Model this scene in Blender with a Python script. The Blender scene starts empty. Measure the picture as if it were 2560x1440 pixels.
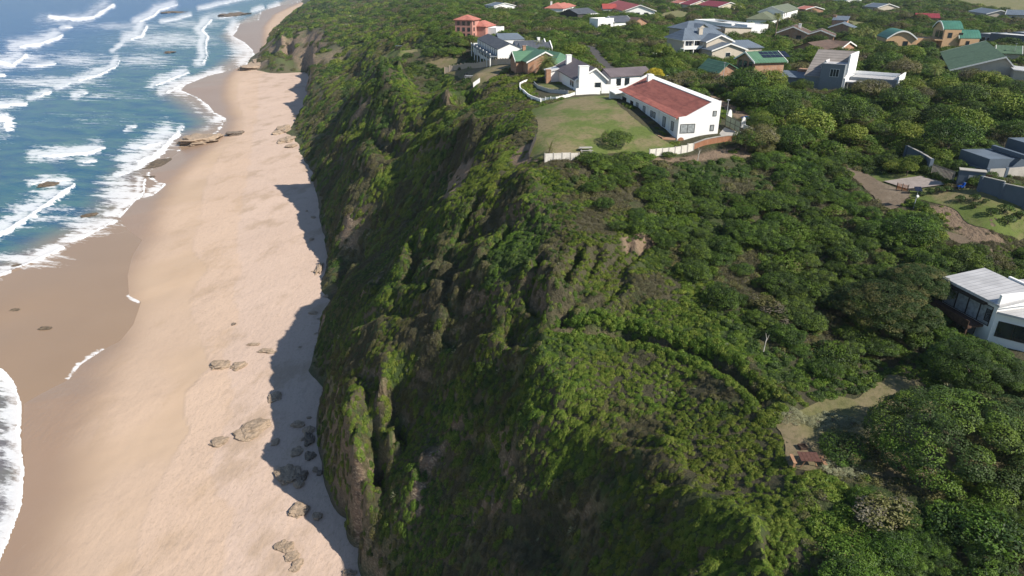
import bpy, bmesh, math, random
import numpy as np
from mathutils import Vector, Matrix
from mathutils.geometry import delaunay_2d_cdt
random.seed(7); rng = np.random.default_rng(7)
SC = bpy.context.scene
COL = SC.collection
# ------------------------------------------------------------------ camera, sky, sun, exposure
PITCH = math.radians(25.0); FPX = 1699.0; CAMZ = 85.0
cp, sp = math.cos(PITCH), math.sin(PITCH)
cam_d = bpy.data.cameras.new('camera'); cam = bpy.data.objects.new('camera', cam_d); COL.objects.link(cam)
cam.location = (0, 0, CAMZ); cam.rotation_euler = (math.pi/2 - PITCH, 0, 0)
cam_d.sensor_width = 36; cam_d.lens = 36*FPX/2560; cam_d.clip_start = .5; cam_d.clip_end = 30000
SC.camera = cam
SUN_AZ = math.atan2(-.55, .83); SUN_EL = math.radians(40)
sdir = Vector((math.cos(SUN_AZ)*math.cos(SUN_EL), math.sin(SUN_AZ)*math.cos(SUN_EL), math.sin(SUN_EL)))
w = bpy.data.worlds.new('World'); SC.world = w; w.use_nodes = True
nt = w.node_tree; nt.nodes.clear()
sky = nt.nodes.new('ShaderNodeTexSky'); sky.sky_type = 'NISHITA'; sky.sun_disc = False
sky.sun_elevation = SUN_EL; sky.sun_rotation = math.pi/2 - SUN_AZ
sky.air_density = 1.1; sky.dust_density = .15; sky.ozone_density = 2.5
bg = nt.nodes.new('ShaderNodeBackground'); bg.inputs['Strength'].default_value = .082
wo = nt.nodes.new('ShaderNodeOutputWorld')
nt.links.new(sky.outputs[0], bg.inputs[0]); nt.links.new(bg.outputs[0], wo.inputs[0])
sl = bpy.data.lights.new('sun', 'SUN'); sl.energy = 5.0; sl.angle = math.radians(.5); sl.color = (1, .92, .80)
so = bpy.data.objects.new('sun', sl); COL.objects.link(so); so.rotation_euler = sdir.to_track_quat('Z', 'Y').to_euler()
SC.view_settings.view_transform = 'Standard'; SC.view_settings.look = 'None'
SC.view_settings.exposure = 0.46; SC.view_settings.gamma = 1.0
SC.cycles.max_bounces = 6; SC.cycles.diffuse_bounces = 2; SC.cycles.glossy_bounces = 2; SC.cycles.transparent_max_bounces = 8

# ------------------------------------------------------------------ photograph pixel (2560 wide) + drop below camera -> metres
def P(px, py, drop):
    u = (px-1280)/FPX; v = (py-720)/FPX
    t = drop/(sp + v*cp)
    return np.array([u*t, (cp - v*sp)*t, CAMZ-drop + 0*t*u])
def proj(x, y, z):
    d = CAMZ-z; t = y*cp + d*sp
    return 1280+FPX*x/t, 720+FPX*(d*cp - y*sp)/t

# ------------------------------------------------------------------ noise
def _h(ix, iy, s):
    n = (ix.astype(np.int64)*374761393 + iy.astype(np.int64)*668265263 + s*1442695041) & 0x7fffffff
    n = ((n ^ (n >> 13))*1274126177) & 0x7fffffff
    return ((n ^ (n >> 16)) & 0xffff)/65535.0
def vnoise(x, y, s=0):
    ix = np.floor(x); iy = np.floor(y); fx = x-ix; fy = y-iy
    fx = fx*fx*fx*(fx*(fx*6-15)+10); fy = fy*fy*fy*(fy*(fy*6-15)+10)
    a = _h(ix, iy, s); b = _h(ix+1, iy, s); c = _h(ix, iy+1, s); d = _h(ix+1, iy+1, s)
    return (a*(1-fx)+b*fx)*(1-fy) + (c*(1-fx)+d*fx)*fy
def fbm(x, y, o=4, s=0):
    r = 0; a = .5; t = 0
    for k in range(o):
        r = r + a*vnoise(x*2**k+k*17.3, y*2**k-k*9.1, s+k); t += a; a *= .5
    return r/t
def sstep(a, b, x):
    t = np.clip((x-a)/(b-a), 0, 1); return t*t*(3-2*t)
def inpoly(x, y, poly):
    x = np.asarray(x, float); y = np.asarray(y, float); r = np.zeros(x.shape, bool)
    n = len(poly)
    for i in range(n):
        x0, y0 = poly[i][:2]; x1, y1 = poly[(i+1) % n][:2]
        if y0 == y1: continue
        c = ((y0 > y) != (y1 > y)) & (x < (x1-x0)*(y-y0)/(y1-y0)+x0)
        r ^= c
    return r
def segdist(x, y, pts, closed=False):
    pts = [p[:2] for p in pts]
    if closed: pts = pts + [pts[0]]
    best = np.full(np.shape(x), 1e9)
    for (x0, y0), (x1, y1) in zip(pts[:-1], pts[1:]):
        dx, dy = x1-x0, y1-y0; L = dx*dx+dy*dy+1e-9
        t = np.clip(((x-x0)*dx+(y-y0)*dy)/L, 0, 1)
        best = np.minimum(best, np.hypot(x-x0-t*dx, y-y0-t*dy))
    return best

# ------------------------------------------------------------------ terrain: surveyed points (pixel, drop) spread smoothly
CTRL = '''1400,850,42 1550,845,41 1650,860,40 1800,910,39.5 1900,1000,39.5 1960,1130,40 1900,1200,41.5 2000,1300,40 1900,1440,42 1700,1440,47 2560,1440,38 2200,1440,40
1700,1200,44 1500,1100,46.8 1400,1150,50 1380,1000,46 1350,900,43 1700,1000,42.3 1550,950,43.3
1500,1300,51 1400,1440,60 1300,1250,56 1265,1180,56 1200,1300,63 1100,1400,71 1050,1290,69 1045,1200,65 1100,1130,62 1200,950,50 1280,870,45.5 1600,1440,50
1000,1200,73 960,1280,77
1000,800,54.5 920,810,60 845,930,69 945,1140,70 1020,1000,61 880,850,65 1100,950,55.5 1130,860,51
1100,800,48 1250,830,44 870,1050,64 890,1130,65.5 920,1250,71 880,930,64 950,1000,60 980,1080,63
1290,330,27.5 1230,420,32 1130,520,38 1090,560,42 1010,650,47 940,720,59 860,760,70 810,800,78
1400,600,34 1200,650,39.5 1250,560,36.5 1400,720,37.5 1250,720,41 1500,700,36.5 1330,480,31 1100,650,44 1050,720,51 1150,720,45.5 960,780,60
1180,420,40.5 1130,480,49.5 1060,560,60 960,650,70 880,690,74 830,700,79
1180,330,34 1120,360,40 1000,430,53 930,500,62 870,560,70 840,590,77
1150,290,38 1060,330,51.5 950,400,65 850,460,75
1120,215,29.5 1050,250,40 960,320,52 880,390,66 800,420,79
1060,210,39.5 960,255,55.5 850,330,72 770,350,80
1000,175,30.5 960,195,39 900,235,52 830,285,68 775,305,79
950,155,28 940,165,38 900,170,52 850,180,62 780,250,79
900,130,50 870,140,52 830,115,52 850,100,50 780,85,52 750,80,54 715,70,53 700,125,66 660,158,78
740,50,53 760,25,50 790,3,46
900,50,44 1000,5,31 1050,80,29 950,100,36 1000,130,30 850,60,47 800,40,49 900,10,41 1100,30,27 1100,120,28.5
1350,270,27 1500,230,27 1360,400,27.5 1450,385,27.4 1620,390,28.3 1700,368,28.3 1800,352,27 1880,340,27 1600,450,30.5 1700,550,33 1900,700,37 2200,900,39.5 2150,1000,39.8 2050,1050,40 2050,1150,40 2300,1150,39.6 2560,1150,39
2400,850,38 2350,700,35.5 2100,600,34 2150,430,30.5 2250,500,31 2300,450,29.5 2440,480,29 2560,500,29 2480,560,31 2560,640,34 2560,800,37 2400,600,33
1190,190,28.5 1250,165,28.5 1450,200,27 1600,180,26 1700,100,26 1874,189,26.5 2050,215,27 2200,220,27 2200,330,28.5 2560,380,28 2400,180,26 2000,120,25.5 2300,80,25 2500,100,25 1500,60,25 1300,60,26.5 1300,10,25 2080,60,24.5 2480,20,23 1700,5,24.5 2560,0,22 2200,0,24'''
BASE = '''930,1470 905,1360 870,1290 825,1232 806,1152 795,1100 792,1043 820,972 770,925 801,845 815,800 845,755 905,712 810,695 822,640 815,590 800,540 790,480 780,430 745,380 718,330 735,308 770,270 775,235 790,200 775,180 730,165 700,160 640,163 690,115'''
ctrl = []
for tok in CTRL.split():
    a, b, c = map(float, tok.split(',')); ctrl.append(P(a, b, c))
base = [P(*map(float, tok.split(',')), 81.5) for tok in BASE.split()]
base += [P(715, 70, 81.5), P(735, 40, 81.5), P(752, 18, 81.5), P(760, 8, 81.5), P(770, -5, 81.5), P(790, -20, 81.5), P(800, -35, 81.5)]
base = [np.array([-8, 40, 3.5]), np.array([0, 10, 3.5]), np.array([5, -60, 3.5])][::-1] + base
ctrl += base
BASELINE = [(b[0], b[1]) for b in base]
for (x, y, z) in [(-40, 60, -8), (-60, 120, -10), (-75, 160, -12), (-95, 220, -12), (-110, 270, -12), (-150, 370, -15), (-200, 450, -15), (-230, 560, -15), (-330, 720, -20), (-420, 900, -25), (-600, 1300, -35), (-900, 2100, -60), (-30, 20, -8), (-30, -50, -8),
                  (30, 20, 36), (20, 0, 36), (60, 0, 46), (30, -50, 36), (90, 30, 47), (120, 80, 53), (150, -50, 50), (180, 100, 57), (400, 200, 60), (700, 300, 62), (900, 900, 63), (0, 900, 58), (400, 1200, 66), (1500, 1500, 70), (0, 1500, 66), (-250, 1500, 50), (-500, 2200, 55), (500, 2500, 75), (2500, 2500, 80), (0, 3500, 80), (3500, 3500, 90), (-800, 3500, 60), (1500, 0, 60)]:
    ctrl.append(np.array([x, y, z], float))
for tok in '770,270 775,235 790,200 775,180 730,165 700,160'.split():
    a, b = map(float, tok.split(',')); q = P(a, b, 81.5); ctrl.append(np.array([q[0]+4.5, q[1]+2.0, 27.0]))
CT = np.array(ctrl)
def warp(x, y):                       # compress far distances so that spacing of the survey points is even
    r = np.hypot(x, y+60)+1e-6; k = np.log(r/60+1)*60/r
    return x*k, (y+60)*k
cx, cy = warp(CT[:, 0], CT[:, 1])
Dm = np.hypot(cx[:, None]-cx[None], cy[:, None]-cy[None])
n = len(CT); A = np.zeros((n+3, n+3)); A[:n, :n] = Dm + np.eye(n)*(-.03); A[:n, n] = 1; A[:n, n+1] = cx; A[:n, n+2] = cy
A[n, :n] = 1; A[n+1, :n] = cx; A[n+2, :n] = cy
Wt = np.linalg.solve(A, np.concatenate([CT[:, 2], [0, 0, 0]]))
def rbf(x, y):
    X, Y = warp(x, y); out = np.empty(X.shape); xf, yf, of = X.ravel(), Y.ravel(), out.ravel()
    for i in range(0, len(xf), 20000):
        a, b = xf[i:i+20000], yf[i:i+20000]
        of[i:i+20000] = np.hypot(a[:, None]-cx, b[:, None]-cy) @ Wt[:n] + Wt[n] + Wt[n+1]*a + Wt[n+2]*b
    return of.reshape(X.shape)
NS, S0, S1 = 580, -.62, 1.1
NY, Y0 = 1500, 5.0; KY = .0027
sv = np.linspace(S0, S1, NS); yv = (Y0+60)*np.exp(KY*np.arange(NY))-60
GX = sv[None, :]*(yv[:, None]+60); GY = np.repeat(yv[:, None], NS, 1)
GZ0 = rbf(GX, GY)
_h0 = np.clip(GZ0-4, 0, None); GZ0 = GZ0 + 9.0*(_h0/12)*np.exp(1-_h0/12)*.42      # the foot of the cliff is sheer
def look(G, x, y):
    x = np.asarray(x, float); y = np.asarray(y, float)
    fi = np.clip(np.log((y+60)/(Y0+60))/KY, 0, NY-1.001); fj = np.clip((x/(y+60)-S0)/(S1-S0)*(NS-1), 0, NS-1.001)
    i = fi.astype(int); j = fj.astype(int); a = fi-i; b = fj-j
    return (G[i, j]*(1-b)+G[i, j+1]*b)*(1-a) + (G[i+1, j]*(1-b)+G[i+1, j+1]*b)*a
def hit(px, py, G=None, up=0.0):
    """where the ray through a pixel meets the ground (+up metres)"""
    G = GZ0 if G is None else G
    u = (px-1280)/FPX; v = (py-720)/FPX
    t = 30*np.exp(np.linspace(0, 4.3, 2200)); x = u*t; y = (cp-v*sp)*t; z = CAMZ-(sp+v*cp)*t
    g = look(G, x, y)+up; k = np.argmax(z < g)
    if k == 0: k = len(t)-1
    a = (z[k-1]-g[k-1]); b = (g[k]-z[k]); tt = t[k-1]+(t[k]-t[k-1])*a/(a+b+1e-9)
    return np.array([u*tt, (cp-v*sp)*tt, CAMZ-(sp+v*cp)*tt])
def pxpoly(s): return [tuple(map(float, q.split(','))) for q in s.split()]
def wpoly(s): return [tuple(hit(a, b)) for a, b in pxpoly(s)]
# ------------------------------------------------------------------ flat patches on the ground
LAWN1 = wpoly('1330,275 1370,262 1430,245 1530,240 1545,262 1590,300 1640,340 1690,370 1640,392 1580,380 1520,385 1450,392 1365,398 1325,392 1338,345 1345,310')
LAWN2 = wpoly('1113,180 1130,172 1200,165 1290,158 1275,170 1240,190 1200,216 1180,212 1150,196')
LAWN3 = wpoly('1040,148 1090,140 1160,146 1135,160 1105,172 1080,162')
LAWN4 = wpoly('955,138 1000,124 1040,122 1035,130 995,148 975,152')
LAWN5 = wpoly('1335,215 1345,212 1400,214 1430,222 1440,235 1400,232 1350,225')
LAWN6 = wpoly('1815,355 1885,335 1880,350 1820,362')
LAWN7 = wpoly('2165,445 2230,435 2320,438 2290,446 2200,455 2175,452')
LAWN8 = wpoly('2270,478 2340,470 2440,475 2560,520 2560,600 2500,585 2420,560 2380,520 2300,500 2265,490')
TERR = wpoly('1940,1060 1990,1030 2090,990 2140,1000 2225,935 2300,965 2400,1080 2620,1120 2620,1160 2560,1182 2400,1184 2250,1196 2100,1185 1975,1168 1965,1120 1950,1080')
ROAD = wpoly('2105,422 2150,428 2200,455 2240,470 2275,480 2262,500 2240,522 2215,520 2180,490 2140,450')
ROAD2 = wpoly('2360,575 2400,590 2440,608 2480,625 2470,632 2420,615 2380,600')
DRIVE = wpoly('2208,455 2300,442 2370,462 2300,472 2265,474')
BARE = [wpoly('2330,520 2400,512 2450,540 2500,600 2440,604 2380,565'), wpoly('1280,400 1300,372 1335,355 1330,392 1345,402 1290,412'), wpoly('1125,440 1160,425 1180,400 1175,440 1150,475 1125,520 1115,500'),
        wpoly('1880,310 1880,290 1770,232 1740,238 1860,300'), wpoly('1640,398 1800,380 1870,372 1880,390 1760,400 1660,412'),
        wpoly('1560,600 1600,585 1640,600 1600,620 1570,615')]
STREET = wpoly('1462,112 1490,120 1503,138 1524,160 1552,186 1532,190 1502,166 1482,142')
FLAT = [STREET, LAWN1, LAWN2, LAWN3, LAWN4, LAWN5, LAWN6, LAWN7, LAWN8, TERR, ROAD, ROAD2, DRIVE]
dflat = np.full(GX.shape, 1e9)
for p in FLAT:
    pa = np.array(p); m = (GX > pa[:, 0].min()-12) & (GX < pa[:, 0].max()+12) & (GY > pa[:, 1].min()-12) & (GY < pa[:, 1].max()+12)
    d = segdist(GX[m], GY[m], p, True); d[inpoly(GX[m], GY[m], p)] = 0; dflat[m] = np.minimum(dflat[m], d)
# slope of the smooth ground
def slope_of(Z):
    gy = np.gradient(Z, axis=0)/np.gradient(GY, axis=0); gx = np.gradient(Z, axis=1)/np.gradient(GX, axis=1)
    gy = gy - gx*(np.gradient(GX, axis=0)/np.gradient(GY, axis=0))
    return gx, gy
gx0, gy0 = slope_of(GZ0); SL0 = np.hypot(gx0, gy0)
steep = sstep(.45, .95, SL0)*sstep(2, 12, GZ0)
quiet = sstep(.5, 5, dflat)
# erosion ribs that run down the face, broken rock and hummocks
a = math.radians(135)
q = GX*math.cos(a-math.pi/2) + GY*math.sin(a-math.pi/2); pdir = GX*math.cos(a)+GY*math.sin(a)
wq = 7*(fbm(GX/30, GY/30, 3, 3)-.5)
scale = 1+GY/400
r1 = 1-np.abs(2*fbm((q+wq)/(9*scale), pdir/70, 2, 11)-1)
r2 = 1-np.abs(2*fbm((q+wq)/(3.2*scale), pdir/26, 2, 21)-1)
rock = fbm(GX/3.1, GY/3.1, 4, 31)-.5
rock2 = fbm(GX/1.1, GY/1.1, 3, 33)-.5
sheer = (1-.65*sstep(1.3, 2.4, SL0))*(.28+.72*sstep(16, 34, GZ0))*(1+.45*sstep(125, 180, GY))
r3 = 1-np.abs(2*fbm((q+wq*.6)/1.9, pdir/17, 3, 27)-1)
comb = sstep(.22, .6, SL0)*sstep(140, 100, GY)*sstep(16, 28, GZ0)
Z = GZ0 + quiet*(comb*1.5*(r3-.7) + steep*sheer*(6.5*(r1-.72) + 2.6*(r2-.72) + 1.6*rock + .8*rock2*sstep(400, 100, GY)) + .9*(fbm(GX/9, GY/9, 3, 41)-.5) + .35*rock*sstep(500, 200, GY))
# rolling country inland
Z = Z + sstep(450, 900, GY)*10*(fbm(GX/260, GY/260, 3, 51)-.5)*sstep(10, 30, GZ0)
# the cut of the contour path
TRAIL = [hit(a_, b_) for a_, b_ in pxpoly('1385,826 1450,832 1560,838 1640,852 1720,872 1790,902 1850,950 1915,1005')]
td = segdist(GX, GY, TRAIL)
Z = Z - quiet*1.2*sstep(.95, .3, td) + .5*sstep(3.2, 1.6, td)*sstep(1.2, 1.8, td)
for g_s in ('1640,598 1560,670 1480,740 1425,805', '1570,615 1500,690 1440,760 1412,800', '1497,640 1450,720 1415,790', '1440,630 1415,720 1398,795', '1560,700 1500,760 1450,810', '1345,660 1330,740 1340,800', '1280,560 1200,680 1160,760', '1200,520 1120,640 1070,740'):
    gp = [hit(a_, b_) for a_, b_ in pxpoly(g_s)]; gd = segdist(GX+1.2*(fbm(GX/3, GY/3, 2, 44)-.5), GY, gp); Z = Z - quiet*1.25*sstep(1.15, .1, gd) + .35*sstep(2.6, 1.5, gd)*sstep(1.0, 1.5, gd)
GZ = Z
gx1, gy1 = slope_of(GZ)

def mesh_from_grid(name, X, Y, Zg, keep=None, attrs=None, mat=None):
    ny, nx = X.shape; idx = np.arange(ny*nx).reshape(ny, nx)
    a, b, c, d = idx[:-1, :-1], idx[:-1, 1:], idx[1:, 1:], idx[1:, :-1]
    F = np.stack([a, b, c, d], -1).reshape(-1, 4)
    if keep is not None:
        kf = (keep[:-1, :-1] | keep[1:, 1:] | keep[:-1, 1:] | keep[1:, :-1]).ravel(); F = F[kf]
    used = np.unique(F); remap = -np.ones(ny*nx, int); remap[used] = np.arange(len(used)); F = remap[F]
    V = np.stack([X.ravel(), Y.ravel(), Zg.ravel()], -1)[used]
    me = bpy.data.meshes.new(name); me.vertices.add(len(V)); me.vertices.foreach_set('co', V.astype(np.float32).ravel())
    me.loops.add(len(F)*4); me.loops.foreach_set('vertex_index', F.astype(np.int32).ravel())
    me.polygons.add(len(F)); me.polygons.foreach_set('loop_start', (np.arange(len(F))*4).astype(np.int32))
    me.polygons.foreach_set('use_smooth', np.ones(len(F), bool))
    for k, v in (attrs or {}).items():
        at = me.attributes.new(k, 'FLOAT', 'POINT'); at.data.foreach_set('value', v.ravel()[used].astype(np.float32))
    me.update(calc_edges=True); me.validate()
    o = bpy.data.objects.new(name, me); COL.objects.link(o)
    if mat: me.materials.append(mat)
    return o
# ------------------------------------------------------------------ node helper
class N:
    def __init__(s, name, rough=.9):
        s.m = bpy.data.materials.new(name); s.m.use_nodes = True; s.t = s.m.node_tree
        s.b = s.t.nodes['Principled BSDF']; s.b.inputs['Roughness'].default_value = rough; s.b.inputs['Specular IOR Level'].default_value = .3
    def node(s, t, **k):
        n_ = s.t.nodes.new(t)
        for a_, b_ in k.items(): setattr(n_, a_, b_)
        return n_
    def put(s, sock, v):
        if isinstance(v, bpy.types.NodeSocket): s.t.links.new(v, sock)
        elif isinstance(v, (tuple, list)): sock.default_value = tuple(v)+((1,) if len(v) == 3 and len(sock.default_value) == 4 else ())
        else: sock.default_value = v
    def math(s, op, a_, b_=0, clamp=False):
        n_ = s.node('ShaderNodeMath', operation=op, use_clamp=clamp); s.put(n_.inputs[0], a_); s.put(n_.inputs[1], b_); return n_.outputs[0]
    def mix(s, f, a_, b_, bt='MIX'):
        n_ = s.node('ShaderNodeMix', data_type='RGBA', blend_type=bt); s.put(n_.inputs[0], f); s.put(n_.inputs[6], a_); s.put(n_.inputs[7], b_); return n_.outputs[2]
    def ramp(s, v, lo, hi):
        n_ = s.node('ShaderNodeMapRange', interpolation_type='SMOOTHSTEP'); s.put(n_.inputs[0], v); n_.inputs[1].default_value = lo; n_.inputs[2].default_value = hi; return n_.outputs[0]
    def pos(s, sc=(1, 1, 1), rot=0, obj=False):
        src = s.node('ShaderNodeTexCoord').outputs['Object'] if obj else s.node('ShaderNodeNewGeometry').outputs['Position']
        m_ = s.node('ShaderNodeMapping', vector_type='TEXTURE' if False else 'POINT'); s.put(m_.inputs[0], src)
        r_ = s.node('ShaderNodeVectorRotate', rotation_type='Z_AXIS'); s.put(r_.inputs[0], m_.outputs[0]); r_.inputs['Angle'].default_value = rot
        m2 = s.node('ShaderNodeMapping'); s.put(m2.inputs[0], r_.outputs[0]); m2.inputs['Scale'].default_value = sc; return m2.outputs[0]
    def noise(s, sc=1, det=4, vec=None, rough=.55, dist=0):
        n_ = s.node('ShaderNodeTexNoise'); n_.inputs['Scale'].default_value = sc; n_.inputs['Detail'].default_value = det
        n_.inputs['Roughness'].default_value = rough; n_.inputs['Distortion'].default_value = dist
        s.put(n_.inputs['Vector'], vec if vec is not None else s.pos()); return n_.outputs[0]
    def attr(s, nm, inst=False): return s.node('ShaderNodeAttribute', attribute_name=nm, attribute_type='INSTANCER' if inst else 'GEOMETRY').outputs['Fac']
    def bump(s, h, strength=.5, dist=1.0):
        n_ = s.node('ShaderNodeBump'); n_.inputs['Strength'].default_value = strength; n_.inputs['Distance'].default_value = dist
        s.put(n_.inputs['Height'], h); s.put(s.b.inputs['Normal'], n_.outputs[0])
    def col(s, c): s.put(s.b.inputs['Base Color'], c); return s.m

# ------------------------------------------------------------------ ground (cliffs and plateau)
off = -1.0
landd = segdist(GX, GY, BASELINE)
def xbase(y):   # x of the cliff foot at a given y (for side tests)
    return np.interp(y, [b_[1] for b_ in BASELINE if True], [b_[0] for b_ in BASELINE])
bl = sorted(BASELINE, key=lambda t_: t_[1])
side = GX - np.interp(GY, [b_[1] for b_ in bl], [b_[0] for b_ in bl])
keepg = GZ > -1.0
slg = np.hypot(gx1, gy1)
rocka = np.zeros(GX.shape)
def blob(px, py, rpx, drop_unused=None):
    c = hit(px, py); r = rpx/FPX*math.hypot(c[1], 85-c[2]); return c, r
for (px_, py_, r_, s_) in [(900, 1260, 20, .9), (870, 570, 40, 1), (880, 610, 30, .8), (1075, 1130, 22, 1), (1045, 1210, 20, 1.2), (1050, 1260, 18, 1), (1100, 1100, 20, .7), (850, 950, 14, .9), (860, 1030, 12, .6), (1150, 440, 24, .8), (810, 800, 30, .9), (1262, 1180, 12, .9), (1290, 870, 22, .8), (1180, 1290, 60, .5), (1000, 1330, 60, .4), (840, 200, 30, .9), (800, 250, 26, .9), (730, 110, 40, 1), (660, 155, 40, 1), (830, 140, 60, .8), (880, 170, 40, .8), (930, 700, 40, .5), (900, 280, 40, .5), (1000, 620, 40, .35)]:
    c, r = blob(px_, py_, r_); rocka = np.maximum(rocka, s_*np.exp(-((GX-c[0])**2+(GY-c[1])**2)/(r*r)))
rocka = rocka + .5*sstep(2.0, 3.2, slg)*sstep(3, 8, GZ) + sstep(9, 5, GZ)*.25*sstep(.5, .9, slg) + .9*sstep(380, 450, GY)*sstep(1.1, 1.8, slg)
bayd = landd + 1e3*((GY < 500) | (GY > 900)); rocka = np.maximum(rocka, sstep(26, 12, bayd)*sstep(.5, .9, slg)*sstep(3, 5, GZ))
rocka = np.clip(rocka, 0, 1.1)
bare = np.zeros(GX.shape)
for p in BARE: bare = np.maximum(bare, sstep(1.0, 0, np.where(inpoly(GX, GY, p), 0, segdist(GX, GY, p, True))))
bare = np.maximum(bare, .35*sstep(.8, .4, td))
g = N('ground_soil', .95)
rk = g.mix(g.ramp(g.noise(.35, 5, g.pos((1, 1, 3))), .35, .65), (.25, .17, .115), (.11, .085, .065))
rk = g.mix(g.ramp(g.noise(2.2, 5, g.pos((1, 1, 2))), .45, .7), rk, (.42, .33, .23))
so_ = g.mix(g.noise(1.2, 6), (.04, .045, .02), (.095, .08, .05))
so_ = g.mix(g.ramp(g.noise(.09, 4), .45, .6), so_, (.045, .07, .018))
far_ = g.mix(g.ramp(g.noise(.02, 6), .4, .62), (.075, .10, .03), (.10, .09, .055))
so_ = g.mix(g.attr('far'), so_, far_)
c_ = g.mix(g.attr('rock'), so_, rk)
c_ = g.mix(g.attr('bare'), c_, g.mix(g.noise(1.5, 5), (.17, .12, .08), (.27, .20, .14)))
g.bump(g.noise(1.6, 8, rough=.65), .9, .6); MG = g.col(c_)
ground = mesh_from_grid('ground', GX, GY, GZ, keepg, {'rock': rocka, 'bare': bare, 'far': sstep(300, 420, GY)}, MG); ground['kind'] = 'structure'

# ------------------------------------------------------------------ sea and beach
SHORE_PX = '1400,-60 790,-20 745,6 700,14 655,28 648,50 600,60 592,78 582,90 612,106 632,125 638,140 622,160 570,178 520,190 465,212 452,226 490,240 520,262 535,280 560,292 568,300 556,318 540,336 500,352 455,375 420,400 372,436 395,455 418,460 385,488 340,500 300,545 320,575 355,600 330,640 318,690 322,740 352,755 340,790 332,812 300,852 262,872 200,912 172,948 100,985 58,1010 54,1090 62,1180 56,1260 30,1335 5,1400 -40,1470 -200,1800 -400,2400'
SHORE = [P(a_, b_, 85.0)[:2] for a_, b_ in pxpoly(SHORE_PX)]
def frontpoly(s, big=-1):
    w_ = [tuple(P(a_, b_, 85.0)[:2]) for a_, b_ in pxpoly(s)]
    return w_
SEAPOLY = [tuple(p) for p in SHORE] + [(-9000, 0), (-9000, 40000), (20000, 40000)]
def sdist(x, y, pts, poly):
    d = segdist(x, y, pts); return np.where(inpoly(x, y, poly), -d, d)
BNY = 900; ybv = 110*np.exp(.0035*np.arange(BNY)*1.06)-110+15
BX = np.linspace(-1.5, .15, 420)[None, :]*(ybv[:, None]+55); BY = np.repeat(ybv[:, None], 420, 1)
sd = sdist(BX, BY, SHORE, SEAPOLY)
BZ = np.where(sd > 0, 3.9*(1-np.exp(-sd/30)), .09*sd); BZ = np.maximum(BZ, -4)
BZ += sstep(3, 14, sd)*(.5*(fbm(BX/16, BY/22, 4, 61)-.5) + .12*(fbm(BX/2.5, BY/2.5, 3, 66)-.5))
def lineside(s, noise=1.2):
    """signed metres landward of a tide line given by pixels"""
    pts = [tuple(P(a_, b_, 83.2)[:2]) for a_, b_ in pxpoly(s)]
    poly = pts + [(-9000, 0), (-9000, 40000), (20000, 40000)]
    return sdist(BX+noise*(fbm(BX/5, BY/5, 3, 71)-.5), BY+noise*2*(fbm(BX/7, BY/7, 3, 72)-.5), pts, poly)
L1 = lineside('1400,-50 760,5 690,38 668,70 668,110 655,140 600,170 580,200 575,240 600,290 590,325 540,365 480,420 440,460 420,510 405,570 352,660 340,700 345,760 342,830 300,900 290,960 240,1080 230,1200 180,1300 150,1440 100,1800')
L2 = lineside('1400,-45 765,8 715,40 690,75 690,110 670,150 620,175 597,205 590,240 610,290 606,322 575,360 545,400 522,440 505,500 500,560 478,625 520,672 470,742 480,790 500,845 528,925 470,985 460,1030 474,1075 430,1160 380,1250 362,1300 330,1440 300,1800')
L3 = lineside('1400,-40 770,10 720,60 700,110 690,160 650,200 640,300 630,380 620,440 610,500 600,560 590,620 608,672 585,720 600,800 560,900 590,1000 560,1100 520,1180 545,1250 580,1300 560,1440 500,1800', 2.2)
wet = np.clip(sstep(5, -9, L1), 0, 1)
damp = np.clip(sstep(.25, -.25, L2), 0, 1)*(.45+.55*sstep(.35, .6, fbm(BX/30, BY/30, 2, 75)))
damp3 = np.clip(sstep(.3, -.3, L3), 0, 1)
s_ = N('beach_sand', .95)
p2 = s_.pos((.35, .12, .3), .25)
dry = s_.mix(s_.noise(.16, 5, p2), (.50, .375, .30), (.61, .475, .39))
dry = s_.mix(s_.ramp(s_.noise(.12, 6, s_.pos((1, .55, 1), .2), rough=.62), .50, .68), dry, (.44, .33, .25))
dry = s_.mix(s_.math('MULTIPLY', s_.attr('damp3'), .35), dry, (.56, .40, .27))
dmp = s_.mix(s_.noise(.06, 4), (.46, .33, .225), (.52, .39, .28))
wt_ = s_.mix(s_.noise(.05, 3), (.30, .20, .135), (.37, .26, .185))
c_ = s_.mix(s_.math('MULTIPLY', s_.attr('damp'), .8), dry, dmp); c_ = s_.mix(s_.attr('wet'), c_, wt_)
lines = s_.ramp(s_.noise(.9, 5, s_.pos((1, .25, 1), .35), rough=.7), .62, .7)
c_ = s_.mix(s_.math('MULTIPLY', lines, .25), c_, (.45, .36, .28))
ro = s_.math('SUBTRACT', .95, s_.math('MULTIPLY', s_.attr('wet'), .62)); s_.put(s_.b.inputs['Roughness'], ro)
c_ = s_.mix(s_.math('MULTIPLY', s_.ramp(s_.noise(.35, 8, s_.pos((1, .7, 1), .5), rough=.75), .54, .64), s_.math('MULTIPLY', s_.math('SUBTRACT', 1, s_.attr('damp')), .3)), c_, (.36, .27, .21))
fp = s_.ramp(s_.noise(2.4, 5, s_.pos((1, .6, 1), .1), rough=.7), .52, .64)
c_ = s_.mix(s_.math('MULTIPLY', s_.math('MULTIPLY', fp, s_.math('SUBTRACT', 1, s_.attr('damp'))), .4), c_, (.34, .26, .19))
hb = s_.math('MULTIPLY', s_.noise(.8, 9, s_.pos((1, .5, 1)), rough=.6), s_.math('SUBTRACT', 1, s_.math('MULTIPLY', s_.attr('damp'), .9)))
s_.bump(hb, .5, .4); MS = s_.col(c_)
keepb = (sd > -60) & (BY < 3000)
ob = mesh_from_grid('beach', BX, BY, BZ, keepb, {'wet': wet, 'damp': damp, 'damp3': damp3}, MS); ob['kind'] = 'structure'

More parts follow.
